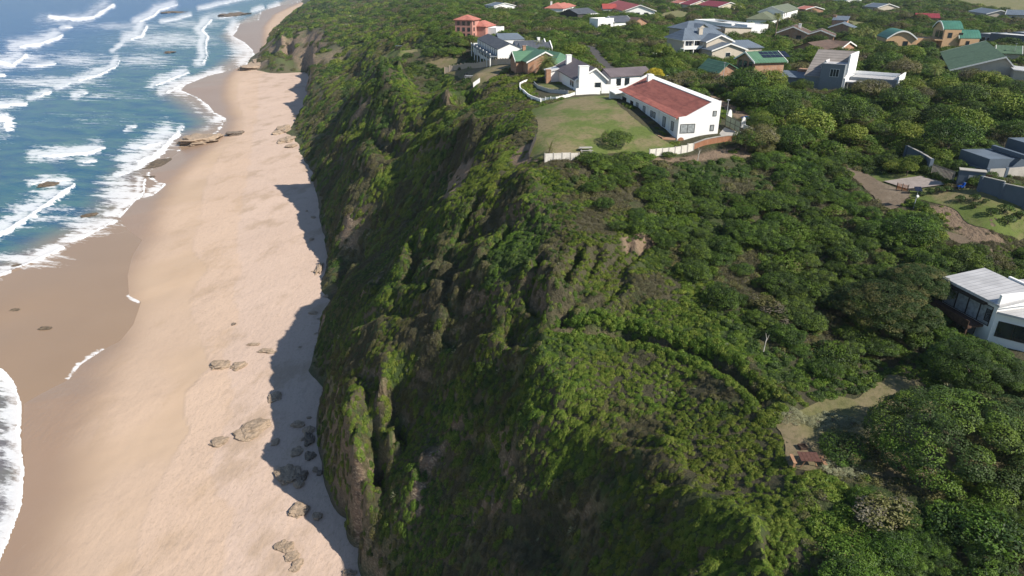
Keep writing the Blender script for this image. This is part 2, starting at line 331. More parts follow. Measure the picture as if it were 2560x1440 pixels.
# ---- sea sheet: the breakers are raised and carry foam
spx = np.linspace(-900, 860, 441); spy = np.concatenate([np.linspace(-70.5, -30, 40), np.linspace(-28, 1750, 640)])
PX, PY = np.meshgrid(spx, spy); PX = np.where(PY < 40, PX + 0, PX)
SXg, SYg, _ = P(PX, PY, 85.0)
hard = np.zeros(PX.shape); soft = np.zeros(PX.shape); crest = np.zeros(PX.shape)
ssd0 = sdist(SXg, SYg, SHORE, SEAPOLY)
far_s = np.clip(.45+PY/330, .5, 1.15)
jx = 5*(fbm(PX/22, PY/9, 3, 81)-.5)*far_s; jy = 4*(fbm(PX/18, PY/11, 3, 82)-.5)*far_s
WAVES = '''10|125,43 180,50 235,46 262,28 283,15
5|350,56 385,40 400,25 445,12
3|505,22 530,17 600,0 640,-8
4|165,70 182,68
7|50,118 100,112 140,98 156,90
8|-40,150 0,158 30,165 55,150 66,140
5|-10,192 12,189
7|330,100 355,92 368,68
5|508,160 520,140 513,118 520,92 506,75 530,50
4|200,201 250,187 290,168 302,152
3|150,218 178,210
3|85,248 128,231
5|-10,268 30,264 66,261
3|195,240 218,233
17|-20,300 15,300 22,312
2|285,127 300,118 312,106
4|390,215 420,203 470,182
5|420,230 455,215 476,232
5|95,390 150,388 220,385 262,372
3|210,408 240,405
9|350,408 395,388 425,355 446,338
5|352,372 400,358
8|-30,605 0,590 60,552 120,512 187,466
3|82,463 120,452 178,455
4|175,603 220,588 292,551
4|300,540 345,500 360,478 362,450
4|-40,705 0,690 80,655 158,620
3|380,490 415,460
1.2|175,945 200,915 235,890
.7|235,888 262,873
.6|345,752 322,740
6|600,62 592,80 612,105 633,125 638,140 620,160
3|560,178 520,190 470,208
4|450,228 470,232
2|520,262 535,278
3|552,300 560,294
1.5|322,325 342,318
2|455,325 460,318
3|680,20 700,12
3|640,28 660,20
2.5|410,55 440,50 480,38
3|90,168 140,160
3|-30,228 -5,226
3|560,45 600,38
2.5|300,440 340,425 380,400
2|270,540 300,535'''
for ln in WAVES.split('\n'):
    wd, pts = ln.split('|'); wd = float(wd); pts = pxpoly(pts)
    wd = wd*(.62+.38*min(1, max(0, np.mean([q_[1] for q_ in pts])/300)))
    d = segdist(PX+jx*1.2, PY+jy*1.2, pts); up_ = PY - np.interp(PX, *zip(*sorted(pts)))
    vary = .35+1.35*fbm(PX/26+wd, PY/13, 3, 87)
    hard = np.maximum(hard, np.clip(1.12-.62*d/(wd*vary), 0, 1))
    d2 = segdist(PX+jx*2+wd*3.4, PY+jy*1.2+wd*.9, pts)
    soft = np.maximum(soft, .95*np.clip(1-d2/(wd*7+6), 0, 1))
    crest = np.maximum(crest, sstep(wd*1.3, 0, segdist(PX, PY, pts))*min(1, wd/7))
fl = pxpoly('-10,915 15,930 34,955 54,1010 50,1090 60,1180 54,1260 28,1335 0,1400 -30,1440')
fd = segdist(PX+jx, PY+jy*1.5, fl); ins = inpoly(PX, PY, [(-900, 880)]+fl+[(-900, 1500)])
hard = np.maximum(hard, np.where(ins, np.clip(1.15-.055*fd, .25, 1), np.clip(1-.35*fd, 0, 1))); soft = np.maximum(soft, np.where(ins, .62+.3*sstep(60, 5, fd), 0))
for (ex, ey, rx, ry, k_) in [(420, 100, 190, 32, .56), (480, 60, 150, 18, .5), (200, 150, 200, 30, .5), (60, 150, 130, 30, .55), (360, 150, 110, 30, .52), (600, 120, 45, 45, .62), (240, 300, 280, 30, .3), (120, 205, 200, 22, .6), (470, 200, 90, 20, .55), (300, 480, 80, 60, .6), (220, 560, 110, 40, .58), (60, 650, 120, 35, .6), (400, 355, 60, 30, .6), (180, 385, 110, 14, .55), (300, 395, 80, 20, .42), (560, 40, 90, 20, .55), (300, 65, 160, 16, .5), (130, 455, 70, 14, .6), (100, 540, 130, 45, .5), (250, 240, 260, 24, .38), (620, 80, 30, 50, .5), (90, 100, 120, 16, .5)]:
    soft = np.maximum(soft, k_*np.exp(-((PX-ex)/rx)**2-((PY-ey)/ry)**2)*1.4)
offs = sstep(80, 0, PY)*sstep(350, 100, PX)  # open water upper left stays clear
shore_f = np.clip(1-np.abs(ssd0+1.2+2.5*(fbm(SXg/9, SYg/9, 3, 88)-.5))/(1.3+SYg/160), 0, 1)*sstep(620, 540, PY)
hard = np.maximum(hard, .8*shore_f*(.6+.6*fbm(SXg/25, SYg/25, 2, 89)))
soft = np.maximum(soft, .55*np.clip(1-np.abs(ssd0+9)/11, 0, 1)*sstep(620, 540, PY))
soft = soft*(1-.75*offs)
FR = [tuple(P(a_, b_, 85.0)[:2]) for a_, b_ in pxpoly('1400,-62 760,-20 600,60 575,90 620,130 560,175 470,205 440,228 500,262 555,300 540,318 455,350 390,400 360,440 340,495 292,552 175,604 158,620 0,692 -200,780 -900,1100')]
shal = sdist(SXg, SYg, FR, FR + [(-9000, 0), (-9000, 40000), (20000, 40000)])
depth = np.maximum(sstep(4, -22, shal), np.where(ins, .5*sstep(0, 40, fd), 0)); deep2 = sstep(-40, -260, shal)
ssd = sdist(SXg, SYg, SHORE, SEAPOLY)
SZ = np.zeros(PX.shape)+.02 + sstep(0, -30, ssd)*(.35*crest*(1+SYg/300) + .22*np.sin(SYg/9+SXg/15+2*fbm(SXg/40, SYg/40, 2, 91)*3))
SZ = SZ*sstep(2, -6, ssd) + .015
hard = hard*np.where(ssd > .6, 0, 1)
m_ = N('sea_water', .25); m_.b.inputs['Specular IOR Level'].default_value = .28; m_.b.inputs['IOR'].default_value = 1.33
wv = m_.noise(.05, 4, m_.pos((1, 2.2, 1), .35))
col_ = m_.mix(m_.attr('deep2'), m_.mix(m_.ramp(wv, .35, .65), (.055, .155, .175), (.014, .088, .175)), m_.mix(wv, (.004, .06, .20), (.012, .11, .27)))
col_ = m_.mix(m_.attr('depth'), m_.mix(m_.noise(.04, 3), (.28, .195, .13), (.33, .235, .16)), col_)
n1 = m_.noise(.11, 9, m_.pos((.32, 1.5, 1), .2), rough=.66, dist=.5); n2 = m_.noise(.6, 7, m_.pos((.5, 1.4, 1), .3), rough=.7)
nn = m_.math('ADD', m_.math('MULTIPLY', n1, .62), m_.math('MULTIPLY', n2, .38))
th = m_.math('SUBTRACT', 1.0, m_.attr('soft'))
lace = m_.ramp(m_.math('SUBTRACT', nn, m_.math('ADD', .355, m_.math('MULTIPLY', th, .30))), .0, .10)
lace = m_.math('MULTIPLY', lace, m_.ramp(m_.attr('soft'), .02, .5))
n3 = m_.noise(.16, 9, m_.pos((.6, 1.3, 1), .3), rough=.72)
hd = m_.math('ADD', m_.attr('hard'), m_.math('MULTIPLY', m_.math('SUBTRACT', n3, .5), 2.2))
foam = m_.math('MAXIMUM', m_.math('MULTIPLY', lace, .72), m_.math('MULTIPLY', m_.ramp(hd, .60, .78), m_.ramp(m_.attr('hard'), .05, .3)), True)
col_ = m_.mix(foam, col_, (.86, .88, .9))
m_.put(m_.b.inputs['Roughness'], m_.math('ADD', .25, m_.math('MULTIPLY', foam, .6)))
bh = m_.math('ADD', m_.noise(.55, 6, m_.pos((.6, 1.6, 1), .3), rough=.6), m_.math('MULTIPLY', foam, .12))
m_.bump(m_.math('MULTIPLY', bh, m_.math('ADD', .08, m_.math('MULTIPLY', m_.attr('depth'), .92))), .55, 1.0)
MSEA = m_.col(col_)
keeps = ssd < 1.5
# the sheet reaches beyond the horizon line
sea = mesh_from_grid('sea', SXg, SYg, SZ, keeps, {'hard': hard, 'soft': soft, 'depth': depth, 'deep2': deep2}, MSEA); sea['kind'] = 'structure'
# ------------------------------------------------------------------ materials for buildings
def plain(name, c, rough=.8, var=.12, sc=1.5, spec=.3):
    m = N(name, rough); m.b.inputs['Specular IOR Level'].default_value = spec
    c2 = tuple(k*(1-var*1.6) for k in c); m.col(m.mix(m.ramp(m.noise(sc, 5), .3, .75), c, c2)); return m.m
def striped(name, c, sc=3.0, axis=0, rough=.5, dark=.6):
    m = N(name, rough); src = m.node('ShaderNodeTexCoord').outputs['Object']; sep = m.node('ShaderNodeSeparateXYZ'); m.put(sep.inputs[0], src)
    fr = m.math('FRACT', m.math('MULTIPLY', sep.outputs[axis], sc)); ln = m.ramp(m.math('ABSOLUTE', m.math('SUBTRACT', fr, .5)), .38, .5)
    base_ = m.mix(m.ramp(m.noise(.5, 5), .3, .7), c, tuple(k*.78 for k in c)); m.bump(ln, .5, .1)
    m.col(m.mix(ln, base_, tuple(k*dark for k in c))); return m.m
def brickm(name, c, mort=(.42, .36, .3)):
    m = N(name, .9); b_ = m.node('ShaderNodeTexBrick'); m.put(b_.inputs['Vector'], m.pos((1, 1, 1), .3, True)); b_.inputs['Scale'].default_value = 2.2
    b_.inputs['Color1'].default_value = c+(1,); b_.inputs['Color2'].default_value = tuple(k*.72 for k in c)+(1,); b_.inputs['Mortar'].default_value = mort+(1,)
    b_.inputs['Mortar Size'].default_value = .03
    m.col(m.mix(m.ramp(m.noise(1.1, 5), .35, .7), b_.outputs[0], tuple(k*.8 for k in c))); return m.m
WHITE = plain('white_paint', (.84, .84, .83), .75, .03); CREAM = plain('cream_render', (.68, .60, .46), .8, .05); PINK = plain('pink_render', (.50, .25, .205), .85, .08)
ORANGE = plain('apricot_render', (.58, .38, .22), .85, .06); BEIGE = plain('beige_render', (.52, .46, .38), .85, .06); DARKW = plain('dark_cladding', (.06, .055, .05), .8)
SLATE = plain('slate_render', (.095, .125, .165), .8, .06); GREYW = plain('grey_render', (.20, .225, .25), .8, .06); BRICK = brickm('face_brick', (.42, .22, .13)); BRICK2 = brickm('orange_brick', (.36, .165, .095), (.32, .19, .12))
CONC = plain('concrete', (.40, .38, .35), .9, .12); PANEL = plain('precast_panel', (.66, .63, .58), .9, .12, 3); FENCEB = plain('buff_panel', (.52, .42, .33), .9, .1, 2)
GLASS = plain('window_glass', (.025, .035, .045), .12, .3, .6, .8); GLASSL = plain('curtained_glass', (.36, .39, .40), .35, .3, 2.5, .6)
DFRAME = plain('dark_frame', (.035, .03, .028), .5); WFRAME = plain('white_frame', (.78, .78, .76), .5, .03); WOOD = plain('weathered_timber', (.10, .058, .04), .8, .3, 3); METAL = plain('grey_metal', (.42, .44, .46), .4)
def tiled(name, c, c2):
    m = N(name, .85); src = m.pos((1, 1, 1), 0, True); st = m.noise(1.1, 8, m.pos((.35, 1.2, 1.6), 0, True), rough=.7); b_ = m.mix(m.ramp(st, .36, .66), c, c2)
    b_ = m.mix(m.math('MULTIPLY', m.ramp(m.noise(.35, 4, src), .5, .75), .55), b_, tuple(k*.5 for k in c2)); m.bump(m.noise(6, 3, src), .4, .1); m.col(b_); return m.m
R_TERRA = tiled('terracotta_roof', (.36, .125, .095), (.24, .08, .065)); R_RED = striped('red_sheet_roof', (.36, .075, .065), 1.2); R_PINK = tiled('salmon_tiles', (.46, .18, .145), (.35, .13, .10)); R_MAROON = striped('maroon_roof', (.27, .04, .05), 1.0)
R_GREEN = striped('green_sheet_roof', (.10, .21, .13), 1.3); R_TEAL = striped('teal_sheet_roof', (.06, .19, .14), 1.2); R_OLIVE = striped('olive_sheet_roof', (.17, .19, .12), 1.0); R_MOSS = tiled('moss_green_roof', (.085, .145, .09), (.06, .11, .07))
R_BLUE = striped('bluegrey_sheet_roof', (.145, .18, .225), 1.2); R_SLATE = tiled('dark_slate_roof', (.055, .065, .085), (.09, .10, .12)); R_BROWN = tiled('brown_tiles', (.13, .085, .065), (.09, .065, .055)); R_PLUM = striped('plum_grey_roof', (.155, .13, .14), 1.4, 0, .7)
R_STEP = striped('stepped_tile_roof', (.30, .27, .25), 1.1, 1, .8, .45); R_WHITE = striped('white_sheet_roof', (.74, .74, .73), .9, 0, .5, .85); R_PALE = striped('pale_grey_sheet_roof', (.50, .50, .51), 1.6, 0, .6, .8)
SOLAR = plain('solar_glass', (.012, .015, .03), .15, .2, .5, .8)

def linkmesh(name, V, F, mat, parent=None, smooth=False):
    me = bpy.data.meshes.new(name); me.from_pydata([tuple(map(float, v)) for v in V], [], F); me.materials.append(mat)
    if smooth: me.polygons.foreach_set('use_smooth', [True]*len(me.polygons))
    bm = bmesh.new(); bm.from_mesh(me); bmesh.ops.recalc_face_normals(bm, faces=bm.faces); bm.to_mesh(me); bm.free(); me.update()
    o = bpy.data.objects.new(name, me); COL.objects.link(o); o.parent = parent; return o
class MB:
    def __init__(s): s.V = []; s.F = []
    def add(s, V, F): k = len(s.V); s.V += [tuple(v) for v in V]; s.F += [tuple(i+k for i in f) for f in F]; return s
    def box(s, x0, x1, y0, y1, z0, z1):
        return s.add([(x0, y0, z0), (x1, y0, z0), (x1, y1, z0), (x0, y1, z0), (x0, y0, z1), (x1, y0, z1), (x1, y1, z1), (x0, y1, z1)],
                     [(0, 3, 2, 1), (4, 5, 6, 7), (0, 1, 5, 4), (1, 2, 6, 5), (2, 3, 7, 6), (3, 0, 4, 7)])
    def prism(s, prof, a0, a1, axis='x'):
        """closed profile [(across, z)] drawn out along the axis"""
        n_ = len(prof); f = (lambda a_, p: (a_, p[0], p[1])) if axis == 'x' else (lambda a_, p: (p[0], a_, p[1]))
        V = [f(a0, p) for p in prof]+[f(a1, p) for p in prof]
        return s.add(V, [tuple(range(n_)), tuple(range(2*n_-1, n_-1, -1))]+[(i, (i+1) % n_, (i+1) % n_+n_, i+n_) for i in range(n_)])
    def bar(s, p, q, r, n_=6, r2=None):
        p, q = Vector(p), Vector(q); d = (q-p).normalized(); u = d.orthogonal().normalized(); v = d.cross(u); r2 = r if r2 is None else r2
        V = [p+(u*math.cos(k*2*math.pi/n_)+v*math.sin(k*2*math.pi/n_))*r for k in range(n_)]+[q+(u*math.cos(k*2*math.pi/n_)+v*math.sin(k*2*math.pi/n_))*r2 for k in range(n_)]
        return s.add(V, [tuple(range(n_))[::-1], tuple(range(n_, 2*n_))]+[(i, (i+1) % n_, (i+1) % n_+n_, i+n_) for i in range(n_)])
    def build(s, name, mat, parent=None, smooth=False): return linkmesh(name, s.V, s.F, mat, parent, smooth)
def tag(o, label, cat, group=None, kind=None):
    o['label'] = label; o['category'] = cat
    if group: o['group'] = group
    if kind: o['kind'] = kind
    return o
FOOT = []
def thing(name, label, cat, loc, yaw=0, group=None):
    o = bpy.data.objects.new(name, None); COL.objects.link(o); o.location = tuple(map(float, loc)); o.rotation_euler = (0, 0, yaw); o.empty_display_size = .5
    return tag(o, label, cat, group)
class House:
    def __init__(s, name, label, a, b, h, cat='house', G=None):
        """a, b: pixels of two roof points h metres above the ground; local x runs a->b, origin midway at ground level"""
        g_ = 59.0 if G is None else CAMZ-G
        for _ in range(8):
            A_, B_ = P(a[0], a[1], CAMZ-g_-h), P(b[0], b[1], CAMZ-g_-h)
            if G is None: g_ = float(look(GZ0, (A_[0]+B_[0])/2, (A_[1]+B_[1])/2))*.7+g_*.3
        s.L = math.hypot(*(B_-A_)[:2]); s.yaw = math.atan2(B_[1]-A_[1], B_[0]-A_[0]); s.G = g_; s.o = (A_+B_)/2; s.o[2] = g_
        s.r = thing(name, label, cat, s.o, s.yaw); s.name = name
        print('%-16s L %.1f dist %.0f yaw %.0f G %.1f' % (label[:16], s.L, s.o[1], math.degrees(s.yaw), g_))
    def foot(s, x0, x1, y0, y1):
        c, d = math.cos(s.yaw), math.sin(s.yaw); FOOT.append([(s.o[0]+x*c-y*d, s.o[1]+x*d+y*c) for x, y in ((x0, y0), (x1, y0), (x1, y1), (x0, y1))])
    def wall(s, x0, x1, y0, y1, z1, mat, z0=-3, name='wall'):
        s.foot(x0, x1, y0, y1); return MB().box(x0, x1, y0, y1, z0, z1).build(name, mat, s.r)
    def slab(s, x0, x1, y0, y1, z, mat, t=.25, name='roof'):
        return MB().box(x0, x1, y0, y1, z, z+t).build(name, mat, s.r)
    def gable(s, x0, x1, y0, y1, ze, zr, wm, rm, axis='x', ov=.5, ha=0, hb=0, off=.5, trim=None, z0=-3, parapet=None):
        """gabled or hipped block; the ridge runs along axis, off = its place across the width; ha/hb hip lengths"""
        s.foot(x0, x1, y0, y1)
        if axis == 'x': a0, a1, c0, c1 = x0, x1, y0, y1
        else: a0, a1, c0, c1 = y0, y1, x0, x1
        cr = c0+(c1-c0)*off; w_ = MB()
        if ha == 0 and hb == 0: w_.prism([(c0, z0), (c1, z0), (c1, ze), (cr, zr), (c0, ze)], a0, a1, axis)
        else: w_.prism([(c0, z0), (c1, z0), (c1, ze), (c0, ze)], a0, a1, axis)
        w_.build('wall', wm, s.r)
        t = .22; s0 = (zr-ze)/(cr-c0); s1 = (zr-ze)/(c1-cr); f = (lambda a_, c_, z: (a_, c_, z)) if axis == 'x' else (lambda a_, c_, z: (c_, a_, z))
        oa = ov if ha == 0 else ov; ra, rb = a0+(ha if ha else -ov), a1-(hb if hb else -ov)
        top = [f(a0-ov, c0-ov, ze-s0*ov+t), f(a1+ov, c0-ov, ze-s0*ov+t), f(a1+ov, c1+ov, ze-s1*ov+t), f(a0-ov, c1+ov, ze-s1*ov+t), f(ra, cr, zr+t), f(rb, cr, zr+t)]
        bot = [(p[0], p[1], p[2]-t+.01) for p in top]
        V = top+bot; F = [(0, 1, 5, 4), (2, 3, 4, 5), (3, 0, 4), (1, 2, 5)] if (ha or hb) else [(0, 1, 5, 4), (2, 3, 4, 5)]
        B = [tuple(i+6 for i in f_[::-1]) for f_ in F]; R = [(0, 6, 7, 1), (2, 8, 9, 3)]+([(1, 7, 8, 2), (3, 9, 6, 0)] if (ha or hb) else [(1, 7, 11, 5), (5, 11, 8, 2), (3, 9, 10, 4), (4, 10, 6, 0)])
        roof = linkmesh('roof', V, F+B+R, rm, s.r)
        if trim and not (ha or hb):
            for aa in (a0-ov, a1+ov):
                m_ = MB(); e = .07
                m_.prism([(c0-ov, ze-s0*ov-.12), (cr, zr-.12), (c1+ov, ze-s1*ov-.12), (c1+ov, ze-s1*ov+t+.05), (cr, zr+t+.05), (c0-ov, ze-s0*ov+t+.05)], aa-e, aa+e, axis); m_.build('barge_board', trim, roof)
        else:
            if trim: MB().box(min(f(a0, c0, 0)[0], f(a1, c1, 0)[0])-ov-.04, max(f(a0, c0, 0)[0], f(a1, c1, 0)[0])+ov+.04, min(f(a0, c0, 0)[1], f(a1, c1, 0)[1])-ov-.04, max(f(a0, c0, 0)[1], f(a1, c1, 0)[1])+ov+.04, ze-max(s0, s1)*ov-.02, ze-max(s0, s1)*ov+.14).build('gutter', trim, roof)
        if parapet:
            for aa in parapet:
                MB().prism([(c0-.3, ze-.6), (cr, zr-.2), (c1+.3, ze-.6), (c1+.3, ze+.5), (cr, zr+.75), (c0-.3, ze+.5)], aa-.16, aa+.16, axis).build('parapet', WHITE, s.r)
        return roof
    def mono(s, x0, x1, y0, y1, za, zb, wm, rm, ov=.35, z0=-3, trim=None):
        """single slope: za at y0, zb at y1"""
        s.foot(x0, x1, y0, y1); MB().prism([(y0, z0), (y1, z0), (y1, zb), (y0, za)], x0, x1).build('wall', wm, s.r)
        g_ = (zb-za)/(y1-y0); r_ = MB().prism([(y0-ov, za-g_*ov+.01), (y1+ov, zb+g_*ov+.01), (y1+ov, zb+g_*ov+.25), (y0-ov, za-g_*ov+.25)], x0-ov, x1+ov).build('roof', rm, s.r)
        if trim: MB().prism([(y0-ov-.08, za-g_*ov-.05), (y0-ov, za-g_*ov-.05), (y0-ov, za-g_*ov+.3), (y0-ov-.08, za-g_*ov+.3)], x0-ov, x1+ov).build('gutter', trim, r_)
    def flat(s, x0, x1, y0, y1, z, wm, rm, z0=-3, par=.35, name='wall'):
        s.foot(x0, x1, y0, y1); s.wall(x0, x1, y0, y1, z, wm, z0, name); m_ = MB(); e = .2
        m_.box(x0, x1, y0, y0+e, z, z+par).box(x0, x1, y1-e, y1, z, z+par).box(x0, x0+e, y0+e, y1-e, z, z+par).box(x1-e, x1, y0+e, y1-e, z, z+par).build('parapet', wm, s.r)
        MB().box(x0+e, x1-e, y0+e, y1-e, z-.05, z+.06).build('roof', rm, s.r)
    def win(s, face, c, u, z, w_, h_, fm=DFRAME, pm=GLASS, name='window', bars=0):
        """face 'x' or 'y' with sign, c = wall plane, u = centre along the wall, z = sill"""
        sg = 1 if face[1] == '+' else -1; f_ = .07; m_ = MB(); p_ = MB()
        def bx(mb, u0, u1, z0, z1, d0, d1):
            a_, b_ = sorted((c+sg*d0, c+sg*d1))
            mb.box(a_, b_, u0, u1, z0, z1) if face[0] == 'x' else mb.box(u0, u1, a_, b_, z0, z1)
        u0, u1 = u-w_/2, u+w_/2
        bx(m_, u0-f_, u1+f_, z-f_, z, -.05, .07); bx(m_, u0-f_, u1+f_, z+h_, z+h_+f_, -.05, .07); bx(m_, u0-f_, u0, z, z+h_, -.05, .07); bx(m_, u1, u1+f_, z, z+h_, -.05, .07)
        for k in range(bars): uu = u0+(u1-u0)*(k+1)/(bars+1); bx(m_, uu-.035, uu+.035, z, z+h_, .0, .065)
        o = m_.build(name, fm, s.r); bx(p_, u0, u1, z, z+h_, -.05, .03); p_.build('pane', pm, o); return o
    def wins(s, face, c, us, z, w_, h_, **k):
        for u in us: s.win(face, c, u, z, w_, h_, **k)
    def chim(s, x, y, w_, z0, z1, mat=WHITE, d=None):
        d = d or w_; o = MB().box(x-w_/2, x+w_/2, y-d/2, y+d/2, z0, z1).build('chimney', mat, s.r)
        MB().box(x-w_/2-.08, x+w_/2+.08, y-d/2-.08, y+d/2+.08, z1, z1+.14).build('cap', mat, o)
    def box(s, name, x0, x1, y0, y1, z0, z1, mat, parent=None): return MB().box(x0, x1, y0, y1, z0, z1).build(name, mat, parent or s.r)
# ================================================================== the houses
W_, D_ = WFRAME, DFRAME
# --- long white house with terracotta roof
o0 = P(1693, 345, 27.0); yawL = math.atan2(.984, -.176)
h = House.__new__(House); h.G = 58.0; h.yaw = yawL; h.o = o0; h.L = 33; h.name = 'long_house'
h.r = thing('beach_house', 'long white single-storey house with mottled red tiled roof above the cliff lawn', 'house', o0, yawL)
L1_, W1_ = 33.0, -7.6
h.foot(-1, 34, -8.5, 1.2)
MB().prism([(0, -2.2), (0, 3.45), (-1.3, 3.6), (-5.8, 5.75), (W1_, 5.9), (W1_, -2.2)], 0.25, L1_-.2, 'x').build('wall', WHITE, h.r)
gw = MB().prism([(.02, -2.4), (.02, 3.62), (-1.3, 3.75), (-5.9, 6.1), (W1_-.02, 6.25), (W1_-.02, -2.4)], 0, .25, 'x').build('gable_wall', WHITE, h.r)
rf = MB().prism([(.45, 3.28), (.45, 3.5), (-1.3, 3.86), (-5.85, 5.97), (-6.1, 5.97), (-6.1, 5.8), (-1.3, 3.62)], .27, L1_-.25, 'x').build('roof', R_TERRA, h.r)
MB().box(.25, L1_-.2, W1_-.1, -5.95, 5.99, 6.12).build('coping', WHITE, rf)
MB().box(.3, L1_-.3, .45, .55, 3.25, 3.4).build('gutter', WHITE, rf)
MB().prism([(2.3, -1), (2.3, 3.3), (1.4, 3.5), (-1.3, 4.2), (-5.9, 6.45), (W1_, 6.4), (W1_, -1)], L1_-.2, L1_+.15, 'x').build('end_wall', WHITE, h.r)
MB().box(L1_-4.2, L1_-.2, .55, 2.2, -.5, .1).build('porch_floor', CONC, h.r)
MB().prism([(.3, 3.3), (2.2, 3.0), (2.2, 3.2), (.3, 3.5)], L1_-3.4, L1_-.2, 'x').build('porch_roof', WHITE, h.r)
for (u, z, w_, hh) in [(2.6, .85, 1.0, 1.5), (6.6, .75, 1.25, 1.7), (11.7, 1.35, 1.0, 1.0), (13.2, 1.35, 1.0, 1.0), (17.3, .8, 1.2, 1.7), (21.4, .8, 1.2, 1.7)]: h.win('y+', 0, u, z, w_, hh, pm=GLASSL)
h.win('y+', 0, 24.7, .1, 1.6, 2.2, name='glass_door', bars=1); h.win('y+', 0, 29.5, .1, 2.4, 2.2, name='glass_door', bars=2)
h.win('x-', 0, -1.75, .9, 2.6, 1.45, pm=GLASSL, bars=1, name='picture_window'); h.win('x-', 0, -6.6, 3.7, .55, .8, pm=GLASSL); h.win('x-', 0, -6.4, 1.1, .6, .95, pm=GLASSL)
for u in (4.4, 9.3, 15.2): h.box('downpipe', u-.05, u+.05, .01, .09, -.3, 3.25, WHITE)
h.chim(29.5, -5.3, .9, 5.0, 6.9)
dm = MB().box(-.07, 0, -1.25, -.12, -2.0, -.2); dm.add([(-.07, -1.25, -.2), (-.07, -.12, -.2), (-.07, -.5, .08), (-.07, -.9, .08), (0, -1.25, -.2), (0, -.12, -.2), (0, -.5, .08), (0, -.9, .08)], [(0, 1, 2, 3), (7, 6, 5, 4), (3, 2, 6, 7), (0, 3, 7, 4), (2, 1, 5, 6)]); dm.build('arched_door', BRICK2, h.r)
h.box('buttress', -.9, 0, -2.15, -1.8, -2.4, -.4, WHITE)
LH = h
def inL(x, y, z=0): c, d = math.cos(yawL), math.sin(yawL); return (o0[0]+x*c-y*d, o0[1]+x*d+y*c, o0[2]+z)
# patio and brick retaining wall in front of it
t = thing('patio', 'brick paved terrace held by a curved brick wall along the long white house', 'patio', o0, yawL)
arc = [(0.2, 2.4), (3, 2.7), (7, 3.0), (11, 3.3), (15, 3.1), (19, 2.7), (23, 2.2), (27, 1.5)]
MB().add([(x, 0.0, -.1) for x, y in arc]+[(x, y, -.1) for x, y in arc]+[(x, 0.0, -1.8) for x, y in arc]+[(x, y, -1.8) for x, y in arc], [(i, i+1, i+9, i+8) for i in range(7)]+[(i+8, i+9, i+25, i+24) for i in range(7)]+[(0, 8, 24, 16), (7, 23, 31, 15)]).build('paving', BRICK, t)
m_ = MB()
for (x0_, y0_), (x1_, y1_) in zip(arc[:-1], arc[1:]): m_.add([(x0_, y0_, -2.6), (x1_, y1_, -2.6), (x1_, y1_+.3, -2.6), (x0_, y0_+.3, -2.6), (x0_, y0_, .12), (x1_, y1_, .12), (x1_, y1_+.3, .12), (x0_, y0_+.3, .12)], [(0, 1, 2, 3), (7, 6, 5, 4), (0, 4, 5, 1), (2, 6, 7, 3), (0, 3, 7, 4), (1, 5, 6, 2)])
m_.build('retaining_wall', BRICK, t)

# --- pink tower house
h = House('villa', 'pink three-storey villa with salmon hipped roofs among palms', (1153, 40), (1182, 36), 9.0); L = h.L
h.gable(-4, 4, -4, 4, 7.4, 9.0, PINK, R_PINK, ha=3, hb=3, ov=.6); h.gable(1, 12, -8, -1, 4.6, 6.4, PINK, R_PINK, ha=3, hb=3, ov=.5)
h.gable(4, 10, -1, 4, 4.6, 6.0, PINK, R_PINK, ha=2, hb=2)
h.flat(3.5, 13, -12, -8, 3.2, WHITE, CONC, par=.8); h.wins('y-', -12, [5, 8, 11], .8, 1.2, 1.3, fm=W_)
for z in (.5, 2.9, 5.3): h.wins('x-', -4, [-2.4, 0, 2.4], z, 1.1, 1.4); h.wins('y-', -4, [-2.2], z, 1.2, 1.4)
# --- white house with blue-grey roof and balcony
h = House('seaside_house', 'white two-storey house with dark slate roof and columned balcony facing the sea', (1275, 110), (1224, 87), 6.6, G=28.5); L = h.L
x0, x1 = -L/2, L/2
h.gable(x0, x1+3, -4.2, 4.2, 4.9, 6.6, WHITE, R_SLATE, ov=.15)
h.box('balcony', x0, x1+3, 4.2, 6.8, 2.6, 2.85, GREYW)
for k in range(7): u = x0+.5+k*(L+2)/6; h.box('column', u-.15, u+.15, 6.5, 6.8, -2, 2.6, WHITE); h.box('pillar', u-.14, u+.14, 6.5, 6.8, 2.85, 3.7, WHITE)
h.box('railing', x0, x1+3, 6.6, 6.66, 2.85, 3.45, GREYW)
h.wins('y+', 4.2, [x0+2+k*3.4 for k in range(int(L/3.4)+1)], 2.9, 1.8, 1.8, fm=W_, bars=1); h.wins('y+', 4.2, [x0+2+k*3.4 for k in range(int(L/3.4)+1)], .2, 1.8, 1.9, fm=D_, bars=1)
for k, (u, w_) in enumerate(((x0+5, 6), (x0+12.5, 6))): h.gable(u-w_/2, u+w_/2, -15, -4.2, 4.6, 6.3, WHITE, R_SLATE, axis='y', ov=.1, parapet=(-15,))
h.gable(x1-3, x1+5, -13, -3, 5.0, 6.8, WHITE, R_BLUE, axis='y', ov=.2, ha=2); h.chim(x0+9, -12, .9, 5, 7.6)
h.flat(x1+3, x1+9, -1, 5, 2.6, WHITE, R_SLATE)
